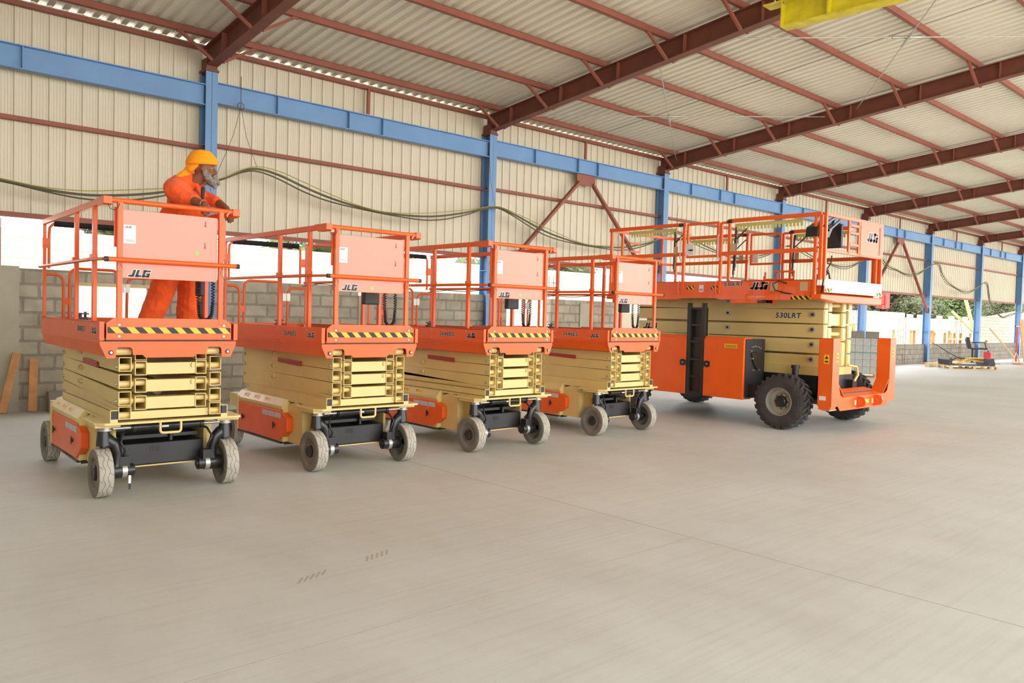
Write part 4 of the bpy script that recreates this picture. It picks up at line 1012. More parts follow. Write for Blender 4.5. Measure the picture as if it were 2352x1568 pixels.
mb = MB(); mb.box((-.02, -.74, .355), (.14, -.56, .40)); mb.cyl((.16, -.66, .37), (.16, -.66, .40), .05, 18); mb.build('tower_foot', ORANGE, G)
mb = MB(); mb.box((-.01, -.72, .340), (.22, -.60, .356)); mb.build('foot_pad', STEEL, G)
mb = MB(); mb.box((.42, -.62, .44), (1.62, -.42, .56)); mb.cyl((.25, -.15, .40), (.55, -.45, .44), .03, 12); mb.build('guard_mount', BLACKP, G)
mb = MB(); mb.tube([(1.25, -.38, .95), (1.40, -.45, .93), (1.46, -.45, .80), (1.40, -.42, .70)], .02, 8); mb.build('hose', CREAM, B)
mb = MB(); mb.box((1.35, -.42, .58), (1.5, -.32, .72)); mb.build('valve_block', BLACKP, B)

# ================================================================== the man on the first lift
def capsules(mb, chain, rad, n=14):
    """overlapping tapered limbs; later fused into one skin by a voxel remesh."""
    for (a, b), (ra_, rb_) in zip(zip(chain, chain[1:]), zip(rad, rad[1:])):
        mb.tube([a, b], 1, n, rr=[ra_, rb_]); mb.sphere(a, ra_, 7); mb.sphere(b, rb_, 7)
    return mb
def ell(mb, c, rad, ax=None, n=10):
    m3 = None
    if ax:
        x = Vector(ax[0]).normalized(); y = Vector(ax[1]); y = (y - x * y.dot(x)).normalized(); z = x.cross(y); m3 = Matrix((x, y, z)).transposed()
    mb.sphere(c, rad, n, m3)
def fused(mb, name, m_, parent, vox, smooth=6, noise=None, fac=.6):
    o = mb.build(name, m_, parent)
    rm = o.modifiers.new('fuse', 'REMESH'); rm.mode = 'VOXEL'; rm.voxel_size = vox; rm.use_smooth_shade = True
    sm = o.modifiers.new('soft', 'SMOOTH'); sm.iterations = smooth; sm.factor = fac
    if noise:
        tx = bpy.data.textures.new(name + '_folds', 'CLOUDS'); tx.noise_scale = noise[0]; tx.noise_depth = 2
        dm = o.modifiers.new('folds', 'DISPLACE'); dm.texture = tx; dm.strength = noise[1]; dm.mid_level = .5
    return o
DZ = .033
M_ = empty('person', (LIFTS[0][0], LIFTS[0][1], 0), R(LIFTS[0][2]))
tag(M_, 'person in orange coveralls and saffron turban leaning over the first lift rail', 'person')
DK = 1.288 + DZ
# joints (u, v, z)
pel = (.765, .46, 2.17); wai = (.775, .44, 2.36); che = (.775, .385, 2.58); nb = (.825, .335, 2.735); hd = (.905, .270, 2.865)
rs = (.655, .245, 2.665); re = (.725, .06, 2.555); rw = (.775, -.13, 2.500)
ls = (.90, .50, 2.665); le = (1.035, .27, 2.585); lw = (1.035, .03, 2.50)
rh = (.705, .40, 2.13); rk = (.585, .36, 1.76); rf = (.475, .50, DK + .09)
lh = (.845, .52, 2.13); lk = (.865, .50, 1.76); lf = (.865, .58, DK + .09)
fd = Vector((.93, -.36, -.03)).normalized(); sd_ = Vector((.36, .93, 0)).normalized(); ud = fd.cross(sd_)   # face forward, his left, up
def H(a, b, c): return Vector(hd) + fd * a + sd_ * b + ud * c
body = MB()
capsules(body, [pel, wai, che, nb], [.11, .11, .12, .065])
capsules(body, [nb, H(-.02, 0, -.06)], [.060, .056])
capsules(body, [rs, re, rw], [.052, .044, .030]); capsules(body, [ls, le, lw], [.052, .044, .030])
capsules(body, [rh, rk, rf], [.075, .055, .038]); capsules(body, [lh, lk, lf], [.075, .055, .038])
capsules(body, [che, rs], [.09, .055]); capsules(body, [che, ls], [.09, .055]); capsules(body, [pel, rh], [.1, .075]); capsules(body, [pel, lh], [.1, .075])
ax = (fd, sd_)
ell(body, H(-.010, 0, .045), (.098, .078, .098), ax, 14)          # skull
ell(body, H(.030, 0, -.035), (.062, .056, .072), ax, 12)          # jaw and cheeks
ell(body, H(.070, 0, .040), (.022, .050, .014), ax, 8)            # brow
for s in (-1, 1): ell(body, H(.060, s * .036, -.005), (.024, .020, .020), ax, 8); ell(body, H(-.005, s * .079, .0), (.020, .010, .030), ax, 8)
capsules(body, [H(.082, 0, .030), H(.102, 0, .004), H(.112, 0, -.014)], [.009, .011, .014], 10)
for s in (-1, 1): ell(body, H(.098, s * .012, -.018), (.010, .008, .008), ax, 6)
ell(body, H(.082, 0, -.048), (.018, .026, .010), ax, 8)
# hands: palm, four fingers and a thumb each
def hand(mb, wrist, palm, tips_dir, curl, spread, thumb):
    w_ = Vector(wrist); p = Vector(palm); d = (p - w_).normalized(); sp = Vector(spread).normalized(); nrm = d.cross(sp).normalized()
    if nrm.dot(Vector(curl)) < 0: nrm = -nrm
    capsules(mb, [w_, w_.lerp(p, .5)], [.028, .030])
    for q in (-1, -.33, .33, 1): capsules(mb, [w_.lerp(p, .35) + sp * q * .014, p + sp * q * .029], [.016, .0135], 8)
    for q, ln in ((-1, .72), (-.33, 1.0), (.33, 1.06), (1, .9)):
        b0_ = p + sp * q * .030; d1 = (d * .75 + nrm * .65).normalized(); d2 = (d * .05 + nrm).normalized(); d3 = (-d * .6 + nrm * .75).normalized()
        a1 = b0_ + d1 * .040 * ln; a2 = a1 + d2 * .026 * ln; a3 = a2 + d3 * .020 * ln
        capsules(mb, [b0_, a1, a2, a3], [.0115, .0105, .0095, .008], 8)
    t0 = w_.lerp(p, .35) + sp * thumb * .026; t1 = t0 + (sp * thumb * .6 + d * .5 + nrm * .5).normalized() * .038; t2 = t1 + (d * .7 + nrm * .8).normalized() * .032
    capsules(mb, [t0, t1, t2], [.016, .0125, .010], 8)
hand(body, rw, (.748, -.225, 2.468), None, (0, .2, -1), (1, .15, .25), 1)
hand(body, lw, (1.03, -.055, 2.445), None, (.2, .1, -1), (1, 0, .1), -1)
fused(body, 'body', SKIN, M_, .0052, 4)
# eyes
for s in (-1, 1):
    e = MB(); e.m = 0; e.sphere(H(.0655, s * .031, .018), .0115, 8); e.m = 1; e.sphere(H(.0715, s * .031, .018), .0075, 6); e.build('eye', [EYEW, INK], M_)
    b = MB(); capsules(b, [H(.080, s * .014, .036), H(.078, s * .034, .042), H(.068, s * .052, .036)], [.005, .0055, .003], 6); b.build('eyebrow', HAIR, M_)
# coveralls
cv = MB()
capsules(cv, [pel, wai, che], [.150, .145, .150]); ell(cv, (.77, .41, 2.50), (.15, .145, .20), None, 12); capsules(cv, [(.82, .40, 2.24), (.825, .38, 2.42), (.82, .37, 2.56)], [.15, .145, .13]); capsules(cv, [(.70, .45, 2.42), (.70, .46, 2.2)], [.13, .15])
capsules(cv, [che, (.80, .355, 2.68)], [.14, .085])
capsules(cv, [(.66, .33, 2.68), (.74, .35, 2.735), (.815, .345, 2.765)], [.09, .088, .072]); capsules(cv, [(.815, .345, 2.765), (.90, .40, 2.70)], [.072, .07]); capsules(cv, [che, rs], [.13, .088]); capsules(cv, [che, ls], [.13, .085])
capsules(cv, [rs, (.615, .17, 2.625), (.675, .09, 2.565), (.745, .04, 2.548)], [.088, .085, .074, .056]); capsules(cv, [ls, (.98, .37, 2.62), (1.03, .25, 2.58)], [.082, .066, .056])
capsules(cv, [rh, rk, (.50, .47, DK + .13)], [.135, .112, .105]); capsules(cv, [lh, lk, (.865, .56, DK + .13)], [.135, .108, .095])
capsules(cv, [pel, rh], [.14, .13]); capsules(cv, [pel, lh], [.14, .13])
for a, b_, c_ in (((.74, .37, 2.70), (.84, .25, 2.715), .030), ((.84, .25, 2.715), (.87, .215, 2.62), .022), ((.84, .42, 2.73), (.92, .35, 2.70), .028), ((.92, .35, 2.70), (.915, .26, 2.62), .022)): capsules(cv, [a, b_], [c_, c_ * .8], 8)
fused(cv, 'coveralls', CLOTH, M_, .009, 5, (.085, .026))
mb = MB(); capsules(mb, [(.885, .215, 2.69), (.875, .20, 2.60)], [.020, .016]); fused(mb, 'undershirt', mat('dark_undershirt', (52, 56, 58), .9), M_, .008, 3)
mb = MB(); mb.lathe((rw[0] + .0, rw[1] + .01, rw[2] + .003), Vector(rw) - Vector(re), [(-.006, .034), (-.003, .037), (.003, .037), (.006, .034)], 18); mb.build('bracelet', STEEL, M_)
for p in ((.475, .47), (.865, .55)):
    mb = MB(); ell(mb, (p[0] + .04, p[1] - .0, DK + .045), (.13, .05, .042), None, 10); ell(mb, (p[0] - .02, p[1], DK + .08), (.06, .05, .07), None, 8); mb.box((p[0] - .07, p[1] - .045, DK + .001), (p[0] + .15, p[1] + .045, DK + .02)); fused(mb, 'work_boot', BLACKP, M_, .008, 3)
# turban: wound bands
tb = MB()
ell(tb, H(-.018, 0, .105), (.118, .098, .080), ax, 14)
for i in range(7):
    a = i / 6; c_ = H(-.015 - .012 * a, 0, .058 + .100 * a); rr_ = .112 * math.cos(a * 1.05) + .004
    tilt = (ud + fd * (.30 - .15 * a) + sd_ * (.12 * (-1) ** i)).normalized(); x_ = tilt.orthogonal().normalized(); y_ = tilt.cross(x_)
    pts_ = [c_ + (fd * math.cos(t) * rr_ * 1.06 + sd_ * math.sin(t) * rr_ * .88) - tilt * 0 + ud * (-.28 * math.cos(t) * 0) + ud * (-math.cos(t) * rr_ * (-.10) + .006 * (-1) ** i * math.sin(t)) for t in [k * 2 * math.pi / 28 for k in range(29)]]
    tb.tube(pts_, .019, 8)
ell(tb, H(-.105, 0, .055), (.055, .070, .060), ax, 10)
capsules(tb, [H(-.10, -.02, .02), H(-.14, 0, -.035), (.70, .32, 2.765), (.655, .33, 2.70)], [.045, .038, .040, .034])
capsules(tb, [H(-.06, -.068, .03), H(-.11, -.04, -.01)], [.022, .03])
fused(tb, 'turban', TURB, M_, .006, 3)
# beard and moustache
bd = MB()
for s in (-1, 1): ell(bd, H(.034, s * .047, -.060), (.042, .020, .040), ax, 8); ell(bd, H(.012, s * .064, -.025), (.022, .014, .045), ax, 8)
ell(bd, H(.070, 0, -.088), (.045, .042, .034), ax, 10)
for s in (-1, 1):
    capsules(bd, [H(.010, s * .072, .010), H(.012, s * .072, -.035), H(.035, s * .058, -.075), H(.07, s * .03, -.105)], [.010, .020, .030, .034], 10)
    capsules(bd, [H(.108, s * .004, -.036), H(.108, s * .028, -.046), H(.092, s * .048, -.066)], [.012, .015, .014], 8)
capsules(bd, [H(.075, 0, -.082), H(.095, 0, -.115), H(.105, 0, -.145)], [.036, .036, .020], 12)
capsules(bd, [H(.112, .01, -.072), H(.128, -.005, -.11)], [.018, .022], 10)
fused(bd, 'beard', HAIR, M_, .0048, 2, (.018, .012))

# ================================================================== loose things inside
def tagm(o, label, cat, group=None): return tag(o, label, cat, group)
# planks leaning on the pier
for (x, dx, w, h, lab) in ((2.30, .13, .105, .86, 'wider of two timber planks leaning on the rendered pier, nearer the left edge'), (2.58, .03, .11, .77, 'shorter timber plank leaning upright against the wall beside the pier')):
    mb = MB(); mb.bar((x - dx, 13.24, .02), (x + dx * .6, 13.40, h), w, .03, (0, 1, 0)); tagm(mb.build('timber_plank', WOOD, bevel=.003), lab, 'plank', 'leaning planks')
def hollow_block(name, a, b, m_=CONCG, rot=0.0, bev=.006):
    """a concrete block with two cores"""
    lx, ly, lz = b[0] - a[0], b[1] - a[1], b[2] - a[2]
    mb = MB(); mb.box((0, 0, 0), (lx, ly, lz)); 
    o = mb.build(name, m_, bevel=bev); o.location = a; o.rotation_euler.z = rot; return o
tagm(hollow_block('concrete_block', (2.74, 13.13, 0), (3.10, 13.33, .30), CONCD), 'loose grey concrete block on the floor by the wall under the first lift', 'concrete block')
# pallet
def pallet(name, loc, rz, lab, lx=1.2, ly=1.0):
    r = tagm(empty(name, loc, rz), lab, 'pallet')
    for i in range(7):
        mb = MB(); y = i * (ly - .09) / 6; mb.box((0, y, .115), (lx, y + .09, .135)); mb.build('deck_board', WOODP, r)
    for j in (0, (lx - .09) / 2, lx - .09):
        mb = MB(); mb.box((j, 0, .095), (j + .09, ly, .115)); mb.build('stringer_board', WOODP, r)
        for i in (0, (ly - .12) / 2, ly - .12):
            mb = MB(); mb.box((j, i, .02), (j + .09, i + .12, .095)); mb.build('pallet_foot', WOODP, r)
    for i in (0, (ly - .09) / 2, ly - .09):
        mb = MB(); mb.box((0, i, .0), (lx, i + .09, .02)); mb.build('bottom_board', WOODP, r)
    return r
# block stack behind the big lift
SA = R(-63.2); so_ = Vector((23.08, 11.27, 0)); ex = Vector((math.cos(SA), math.sin(SA), 0)); ey = Vector((-math.sin(SA), math.cos(SA), 0))
so_ = so_ - ex * 0.0
ST = so_
def stk(a, b, z): return ST + ex * a + ey * b + Vector((0, 0, z))
pallet('wooden_pallet', tuple(stk(-.02, -.02, 0)), SA, 'wooden pallet under the stack of grey blocks', 1.30, 1.04)
b0_ = None
lay = ['lowest', 'second', 'third', 'fourth', 'topmost']
for c in range(5):
    for i in range(6):
        for j in range(2):
            if b0_ is None: b0_ = hollow_block('grey_block', (0, 0, 0), (.205, .495, .205), CONCG); o = b0_
            else: o = b0_.copy(); COL.objects.link(o)
            p_ = stk(i * .21, j * .505, .137 + c * .2085); o.location = p_; o.rotation_euler.z = SA
            tagm(o, 'grey block in the %s layer of the pallet stack, %s row, %s from the left' % (lay[c], ('front', 'back')[j], ORD[i]), 'concrete block', 'blocks stacked on the pallet')
for i, (a, lab) in enumerate(((.10, 'left'), (.52, 'middle'), (.92, 'right'))):
    o = hollow_block('loose_block', (0, 0, 0), (.36, .20, .20), CONCD); o.location = stk(a, .25, .137 + 5 * .2085); o.rotation_euler.z = SA
    tagm(o, 'darker single block lying on top of the block stack, %s end' % lab, 'concrete block', 'single blocks on the stack')
mb = MB(); zq = .137 + .62
P4 = [stk(-.01, -.015, zq), stk(1.27, -.015, zq), stk(1.27, 1.02, zq), stk(-.01, 1.02, zq), stk(-.01, -.015, zq)]
mb.tube(P4, .012, 4); tagm(mb.build('packing_strap', mat('green_strap', (96, 150, 130), .5)), 'thin green strap wound around the stack of grey blocks', 'strap')
# timber beam on the floor, pallet of parts
mb = MB(); mb.bar((32.6, 12.10, .075), (36.4, 12.32, .075), .16, .15); tagm(mb.build('timber_beam', WOODP, bevel=.006), 'long pale timber beam lying on the floor beside the pallet of scrap', 'beam')
pallet('wooden_pallet', (32.11, 11.09, 0), R(-45), 'wooden pallet on the floor carrying black and yellow scrap', 1.75, 1.1)
SC = lambda a, b, z: Vector((32.11, 11.09, 0)) + Vector((math.cos(R(-45)), math.sin(R(-45)), 0)) * a + Vector((-math.sin(R(-45)), math.cos(R(-45)), 0)) * b + Vector((0, 0, z))
mb = MB(); prof = [(0, .136), (-.03, .34), (.05, .42), (.12, .38), (.10, .22), (.30, .17), (1.4, .17), (1.45, .40), (1.62, .42), (1.68, .20), (1.66, .136)]
mb.prism(prof, lambda a, b, d: tuple(SC(a, d, b)), .10, .95); tagm(mb.build('plastic_tray', PLASTIC), 'black moulded plastic tray lying on the scrap pallet', 'tray')
for i, (a0, a1, b0, b1, z0, z1, m_, lab) in enumerate(((.35, 1.45, .2, .5, .22, .40, YEL, 'yellow bent bar on the scrap pallet, nearest'), (.6, 1.6, .6, .4, .30, .24, YEL, 'yellow rod across the back of the scrap pallet'), (.3, .9, .7, .8, .25, .38, RUST, 'rusty rod on the scrap pallet'), (.8, 1.5, .3, .8, .36, .28, STEEL2, 'grey pipe on top of the scrap pallet'), (.4, .8, .25, .2, .20, .26, WOODP, 'pale offcut at the left of the scrap pallet'))):
    mb = MB(); mb.tube([SC(a0, b0, z0), SC((a0 + a1) / 2, (b0 + b1) / 2, max(z0, z1) + .02), SC(a1, b1, z1)], .024, 8); tagm(mb.build('scrap_bar', m_), lab, 'scrap')
# black seat on a post
r = tagm(empty('machine_seat', (38.9, 12.35, 0), R(-65)), 'black machine seat with armrest on a post before a blue column', 'seat')
mb = MB(); mb.box((-.30, -.22, .60), (.36, .22, .67)); mb.build('seat', PLASTIC, r, .02)
mb = MB(); mb.prism([(-.38, .62), (-.25, .62), (-.36, 1.12), (-.46, 1.15), (-.50, 1.02)], lambda a, b, d: (a, d, b), -.22, .22); mb.build('backrest', PLASTIC, r, .02)
mb = MB(); mb.tube([(-.30, -.24, .90), (.22, -.24, .92), (.30, -.24, .64)], .025, 8); mb.build('armrest', PLASTIC, r)
mb = MB(); mb.cyl((-.2, 0, .02), (-.2, 0, .60), .04, 10); mb.box((-.45, -.2, 0), (.1, .2, .03)); mb.build('post', BLACKP, r)
r = tagm(empty('red_fuel_can', (38.78, 11.9, .0)), 'red can standing on a crate below the black seat', 'can')
mb = MB(); mb.box((-.12, -.14, .20), (.16, .14, .50)); mb.build('can_body', REDB, r, .02); mb = MB(); mb.cyl((0, 0, .50), (.03, 0, .56), .03, 10); mb.build('can_spout', BLACKP, r)
mb = MB(); mb.box((-.15, -.15, 0.0), (.20, .15, .20)); tagm(mb.build('grey_crate', CONCD), 'small grey block under the red can', 'block').location = (38.78, 11.9, 0)
# red stand with a timber board at the right edge
r = tagm(empty('red_stand', (40.7, 11.35, 0)), 'red T-shaped post stand near the right edge of the photo', 'stand')
mb = MB(); mb.cyl((0, 0, .08), (0, 0, 1.65), .035, 10); mb.build('post', REDB, r)
mb = MB(); mb.bar((-.28, 0, 1.67), (.28, 0, 1.67), .05, .05); mb.build('crossbar', BLACKP, r)
mb = MB(); mb.bar((-.5, 0, .03), (0, 0, .5), .04, .04); mb.bar((.5, 0, .03), (0, 0, .5), .04, .04); mb.bar((-.55, 0, .02), (.55, 0, .02), .05, .04); mb.build('foot', WOODP, r)
mb = MB(); mb.bar((41.6, 11.2, .05), (41.7, 11.5, 2.0), .60, .03, (0, 1, 0)); tagm(mb.build('plywood_sheet', WOOD), 'brown plywood sheet standing at the right edge of the photo', 'board')
mb = MB(); mb.bar((43.2, 12.0, .03), (42.4, 13.0, 1.55), .06, .04, (0, 1, 0)); tagm(mb.build('pale_batten', WOODP), 'pale batten leaning toward the wall left of the red stand', 'batten')
for i, (x, y, a, l_, m_, lab) in enumerate(((38.4, 11.3, -10, 2.0, CONCG, 'pale flat slab on the floor behind the red stand'), (39.4, 10.8, -15, 1.8, WOOD, 'brown flat board on the floor by the red stand'), (34.6, 12.75, 5, .9, WOOD, 'brown offcut against the low wall behind the scrap pallet'))):
    mb = MB(); mb.box((0, 0, 0), (l_, .35, .06)); o = tagm(mb.build('floor_board', m_), lab, 'board'); o.location = (x, y, 0); o.rotation_euler.z = R(a)
mb = MB(); mb.bar((30.72, 13.28, .02), (30.72, 13.32, .10), .9, .2); mb.prism([(0, 0), (.9, 0), (.8, .08), (.2, .12)], lambda a, b, d: (30.5 + a, d, b), 12.9, 13.2); tagm(mb.build('dark_rubble', CONCD), 'low dark rubble lying at the foot of the low wall', 'rubble')
mb = MB(); mb.tube([(35.5, 13.0, .86), (35.9, 13.0, .80), (37.2, 12.95, .45), (38.3, 12.9, .20), (38.9, 12.8, .03)], .018, 6); tagm(mb.build('hanging_hose', CABLEK), 'black hose sagging from a blue column to the floor', 'hose')
# ---- cable bundle along the wall
CP = [(1.0, 13.09, 3.42), (2.11, 13.09, 3.305), (2.75, 13.09, 3.23), (3.4, 13.09, 3.235), (4.31, 13.09, 3.397), (5.17, 13.09, 3.70), (5.574, 13.09, 3.90), (5.856, 13.09, 3.975), (6.237, 13.09, 3.925), (6.75, 13.09, 3.77), (7.256, 13.09, 3.644), (7.9, 13.09, 3.54), (8.577, 13.09, 3.495), (9.511, 13.09, 3.54), (10.403, 13.09, 3.712), (11.176, 13.09, 3.914),
      (11.748, 13.09, 3.815), (12.695, 13.09, 3.536), (13.5, 13.09, 3.39), (14.167, 13.09, 3.323), (14.9, 13.09, 3.33), (15.622, 13.09, 3.392), (16.669, 13.09, 3.607), (17.70, 13.09, 3.95), (18.9, 13.09, 3.7), (20.6, 13.09, 3.45), (22.4, 13.09, 3.7), (23.75, 13.09, 4.05), (25.5, 13.09, 3.75), (27.6, 13.09, 3.6), (29.9, 13.09, 4.15), (31.1, 13.09, 3.82), (31.863, 13.09, 3.727), (32.824, 13.09, 3.609), (33.976, 13.09, 3.723), (35.85, 13.09, 4.244), (36.5, 13.09, 3.80), (37.31, 13.09, 3.45), (39.177, 13.09, 3.161), (40.543, 13.09, 3.334), (42.0, 13.09, 3.70), (42.7, 13.09, 2.772), (44.356, 13.09, 2.131), (45.666, 13.09, 2.265), (48.3, 13.09, 2.5)]
def smooth(P, n=5):
    P = [Vector(p) for p in P]; out = []
    for i in range(len(P) - 1):
        p0, p1, p2, p3 = P[max(i - 1, 0)], P[i], P[i + 1], P[min(i + 2, len(P) - 1)]
        for k in range(n):
            t = k / n; out.append(.5 * ((2 * p1) + (p2 - p0) * t + (2 * p0 - 5 * p1 + 4 * p2 - p3) * t * t + (3 * p1 - p0 - 3 * p2 + p3) * t ** 3))
    return out + [P[-1]]
SP = smooth(CP)
for i, (dy, dz_, r_, m_, lab) in enumerate(((0, 0, .020, CABLE, 'thick dark cable strung in swags along the back wall, front strand'), (.03, -.045, .014, CABLE, 'second dark cable of the swagged bundle, hanging lowest'), (-.02, .045, .008, CABLEY, 'thin yellow-green wire running on top of the swagged cables'))):
    mb = MB(); mb.tube([(p.x, p.y + dy, p.z + dz_ * (1 + .7 * math.sin(p.x * 2.1)) ) for p in SP], r_, 6); tagm(mb.build('hanging_cable', m_), lab, 'cable')
for (a, b, lab) in (((5.62, 13.27, 5.02), (5.85, 13.09, 3.98), 'thin wire loop holding the cable right of the turbaned man'), ((11.16, 13.27, 5.0), (11.2, 13.09, 3.93), 'thin wire holding the cable at the blue column behind the third lift'), ((17.95, 13.27, 4.7), (17.75, 13.09, 3.96), 'thin wire holding the cable by the column left of the big lift')):
    mb = MB(); A, B_ = Vector(a), Vector(b); mid = A.lerp(B_, .5) + Vector((-.05, 0, 0)); mb.tube([A, mid, B_], .004, 5)
    if a[0] < 6: mb.tube([A + Vector((0, 0, .5)), A], .006, 5); mb.tube([A, (5.45, 13.15, 4.5), (5.28, 13.1, 4.1), (5.12, 13.1, 3.72)], .004, 5); mb.tube([A + Vector((.06 * math.cos(t), 0, .06 * math.sin(t))) for t in [k * .7 for k in range(10)]], .006, 5)
    tagm(mb.build('hanger_wire', RUST), lab, 'wire', 'cable hanger wires')

# ================================================================== outdoors, beyond the gap
mb = MB(); mb.box((-60, -60, -.30), (160, 90, -.26)); 
mb.box((-60, 13.7, -.26), (160, 90, -.06)); tag(mb.build('ground', SAND), 'pale sandy ground outside the hall', kind='structure')
def owall(name, a, b, m_, lab): mb = MB(); mb.box(a, b); return tagm(mb.build(name, m_, bevel=.01), lab, 'wall')
owall('pale_yard_wall', (-6, 19.0, -.06), (26, 19.25, 3.12), BLOCKP, 'tall sunlit yard wall seen through the gap behind the small lifts')
owall('pale_outbuilding', (35, 19.0, -.06), (47.6, 21, 2.30), PALE, 'low pale building outside, right of the big lift')
# broken wall with single blocks on the top
owall('broken_yard_wall', (47.9, 20.2, -.06), (62.6, 20.45, 2.05), BLOCKP, 'sunlit broken-topped block wall behind the timber tables')
owall('grey_yard_wall', (54.0, 17.2, -.06), (74, 17.4, 2.25), BLOCKR, 'grey block wall outside near the right edge of the photo')
mb = MB(); mb.prism([(56, 2.25), (62, 2.75), (74, 2.9), (74, 2.25)], lambda a, b, d: (a, d, b), 17.2, 17.4); tagm(mb.build('sloping_wall_top', BLOCKR), 'sloping upper courses of the grey yard wall at the right', 'wall')
q0 = None
for i, x in enumerate((49.2, 51.4, 53.0, 56.2, 58.3, 60.9)):
    if q0 is None: q0 = hollow_block('coping_block', (0, 0, 0), (.5, .22, .22), CONCG); o = q0
    else: o = q0.copy(); COL.objects.link(o)
    o.location = (x, 20.2, 2.05); tagm(o, 'single block on top of the sunlit broken wall outside, %s from the left' % ORD[i], 'concrete block', 'blocks on the broken wall')
# rebar cages
def cage(x, y, z0, z1, lab, w=.16, grp='rebar cages'):
    r = tagm(empty('rebar_cage', (x, y, z0)), lab, 'rebar cage', grp)
    for dx, dy in ((0, 0), (w, 0), (0, w), (w, w)):
        mb = MB(); mb.cyl((dx, dy, 0), (dx, dy, z1 - z0), .007, 6); mb.build('rebar', RUST, r)
    z = .15
    while z < z1 - z0 - .05:
        mb = MB(); mb.tube([(0, 0, z), (w, 0, z), (w, w, z), (0, w, z), (0, 0, z)], .004, 4); mb.build('stirrup', RUST, r); z += .24
cage(13.45, 13.5, 2.0, 2.55, 'short rebar cage standing on the wall behind the fourth lift')
cage(28.9, 13.25, .0, 3.0, 'tall rebar cage against the low wall right of the block stack', .22)
cage(33.2, 13.28, .0, 1.9, 'rebar cage at the low wall behind the scrap pallet', .2)
cage(39.4, 13.28, .0, 2.0, 'rebar cage at the low wall near the right edge', .2)
cage(2.05, 14.5, -.06, 2.9, 'rebar cage outside at the left edge of the photo', .3)
# timber tables outside
def table(x, y, w, lab, h=.95):
    r = tagm(empty('timber_bench', (x, y, -.06)), lab, 'bench', 'timber benches outside')
    mb = MB(); mb.box((0, 0, h), (w, 1.1, h + .05)); mb.build('bench_top', WOODP, r)
    mb = MB(); mb.box((.1, .1, .35), (w - .1, 1.0, .39)); mb.build('shelf', WOODP, r)
    for a in (.05, w / 2, w - .15):
        for b in (.05, .95):
            mb = MB(); mb.box((a, b, 0), (a + .1, b + .1, h)); mb.build('leg', WOOD, r)
table(43.6, 17.0, 5.6, 'timber workbench outside, left of the blue column with a brace foot', 1.38)
table(49.8, 17.2, 3.4, 'timber workbench outside, between two blue columns', 1.25)
table(44.2, 15.6, 2.2, 'low timber bench outside in front of the left workbench', .55)
table(48.0, 15.7, 3.2, 'low timber bench outside in front of the right workbench', .90)
mb = MB(); mb.bar((55.9, 17.9, 1.1), (52.6, 18.2, 2.5), .12, .10); tagm(mb.build('timber_prop', WOODP), 'slanting timber prop outside behind the workbenches', 'timber')
mb = MB(); mb.bar((55.7, 18.0, 1.5), (54.2, 18.2, 3.9), .16, .14); tagm(mb.build('timber_prop', WOODP), 'thick timber leaning up against the trees outside', 'timber')
mb = MB(); mb.box((43.0, 16.0, -.06), (43.9, 16.7, .62)); tagm(mb.build('dark_crate', BLACKP, bevel=.02), 'dark crate outside below the left workbench', 'crate')
# doors of the outbuilding
for x in (37.6, 40.6):
    mb = MB(); mb.box((x, 18.93, -.06), (x + .5, 19.0, 1.55)); mb.box((x + .5, 18.92, -.06), (x + .62, 19.0, 1.6)); tagm(mb.build('door_opening', BROWN if x < 38 else WOOD), 'dark door in the pale outbuilding, %s' % ('left one' if x < 38 else 'right one'), 'door')
# red lorry crane boom
r = tagm(empty('crane_boom', (35.5, 17.6, 0)), 'red lorry crane boom outside, right of the big lift', 'crane')
mb = MB(); mb.box((-2.0, 0, 2.62), (6.0, .35, 3.12)); mb.build('boom', REDB, r, .02)
mb = MB(); mb.box((6.0, -.05, 2.45), (6.5, .4, 3.2)); mb.box((5.7, -.02, 2.4), (6.3, .1, 2.6)); mb.build('boom_head', REDB, r)
mb = MB(); mb.box((4.6, -.01, 2.82), (5.3, .0, 2.98)); mb.build('boom_label', WHITE, r)
mb = MB(); mb.box((-2.4, .0, -.06), (-1.4, .5, 2.9)); mb.build('mast', REDB, r)
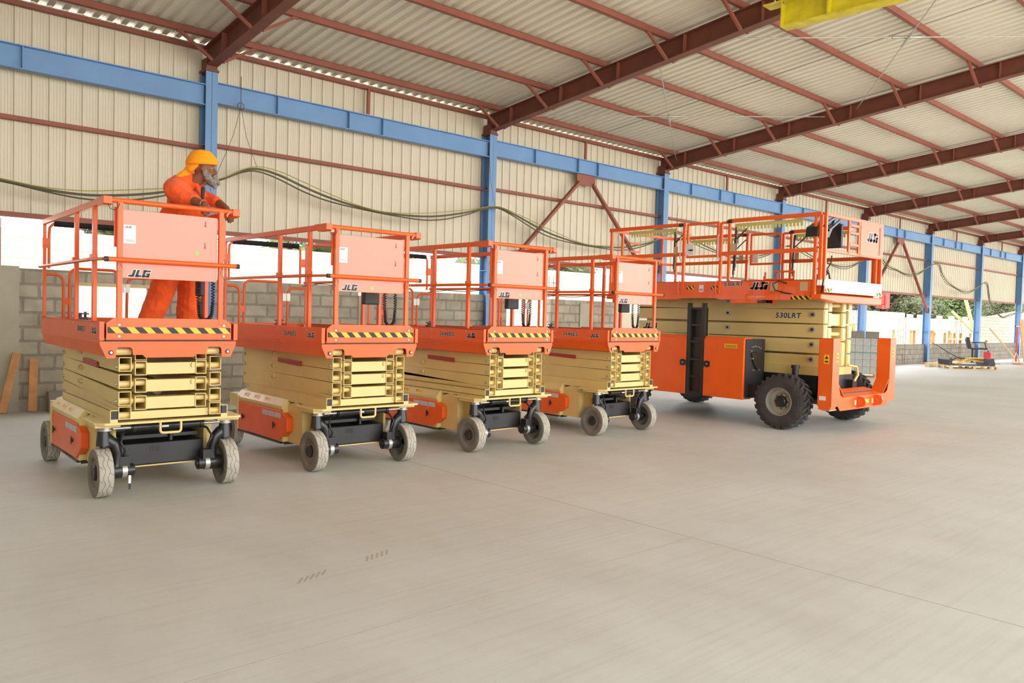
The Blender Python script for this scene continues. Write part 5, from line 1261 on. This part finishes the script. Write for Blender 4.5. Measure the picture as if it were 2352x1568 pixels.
# trees
def tree(x, y, s_, h, m_, seed, lab, nleaf=9000):
    rn = random.Random(seed); r = tagm(empty('tree', (x, y, -.06)), lab, 'tree', 'trees beyond the yard')
    mb = MB(); mb.tube([(0, 0, 0), (.15, .05, h * .35), (-.1, .1, h * .6), (.1, 0, h * .8)], .2, 8, rr=[.22, .17, .12, .05])
    for q in range(6):
        a = q * 1.05 + seed; mb.tube([(0, 0, h * .35), (math.cos(a) * s_ * .4, math.sin(a) * s_ * .3, h * .6), (math.cos(a) * s_ * .7, math.sin(a) * s_ * .5, h * .78)], .07, 6, rr=[.1, .06, .03])
    mb.build('trunk', BARK, r)
    mb = MB(); cl = []
    for q in range(26):
        a = rn.uniform(0, 6.28); b = rn.uniform(.12, 1.0); rr_ = s_ * math.sin(math.acos(min(1, abs(b * 2 - 1.05)))) * rn.uniform(.4, 1)
        cl.append((math.cos(a) * rr_, math.sin(a) * rr_ * .7, h * (.12 + b * .82), s_ * rn.uniform(.22, .4)))
    for q in range(nleaf):
        c = cl[rn.randrange(len(cl))]; v = Vector((rn.gauss(0, 1), rn.gauss(0, 1), rn.gauss(0, .8))); v = v.normalized() * c[3] * rn.uniform(.55, 1.1); p = Vector(c[:3]) + v
        d = Vector((rn.gauss(0, 1), rn.gauss(0, 1), rn.gauss(0, .6))).normalized(); e = d.orthogonal().normalized(); L_ = rn.uniform(.14, .3); w = L_ * .4
        mb.add([p - e * w * .5, p + d * L_ * .5 - e * w * .5, p + d * L_, p + d * L_ * .5 + e * w * .5, p + e * w * .5], [(0, 1, 2, 3, 4)])
    for c in cl: mb.sphere(c[:3], c[3] * .62, 5)
    mb.build('foliage', m_, r)
TR = ((57, 24.6, 4.3, 5.6, LEAF2, 'olive bushy tree outside above the red crane boom'), (66, 26, 4.6, 6.4, LEAF, 'bright green tree outside behind the column with a brace foot'), (75, 27.5, 4.6, 6.0, LEAF, 'green tree outside just left of the slanting timbers'),
      (85, 29, 4.8, 6.6, LEAF2, 'dull olive tree outside behind the slanting timbers'), (96, 30.5, 5.2, 6.4, LEAF2, 'darkest tree outside near the right edge'), (108, 32, 5.5, 7.2, LEAF, 'tree outside behind the last blue column'), (48.5, 24.3, 3.8, 4.8, LEAF2, 'tree outside mostly hidden by the big lift'),
      (7.0, 22, 2.2, 4.6, LEAF2, 'treetop above the yard wall behind the first lift'), (12.6, 22.3, 2.4, 4.7, LEAF, 'treetop above the yard wall behind the second lift'), (22, 24, 3, 5, LEAF2, 'treetop above the yard wall behind the big lift'))
for i, (x, y, s_, h, m_, lab) in enumerate(TR):
    tree(x, y, s_, h, m_, 11 + i, lab, 12000 if x > 40 else 4000)
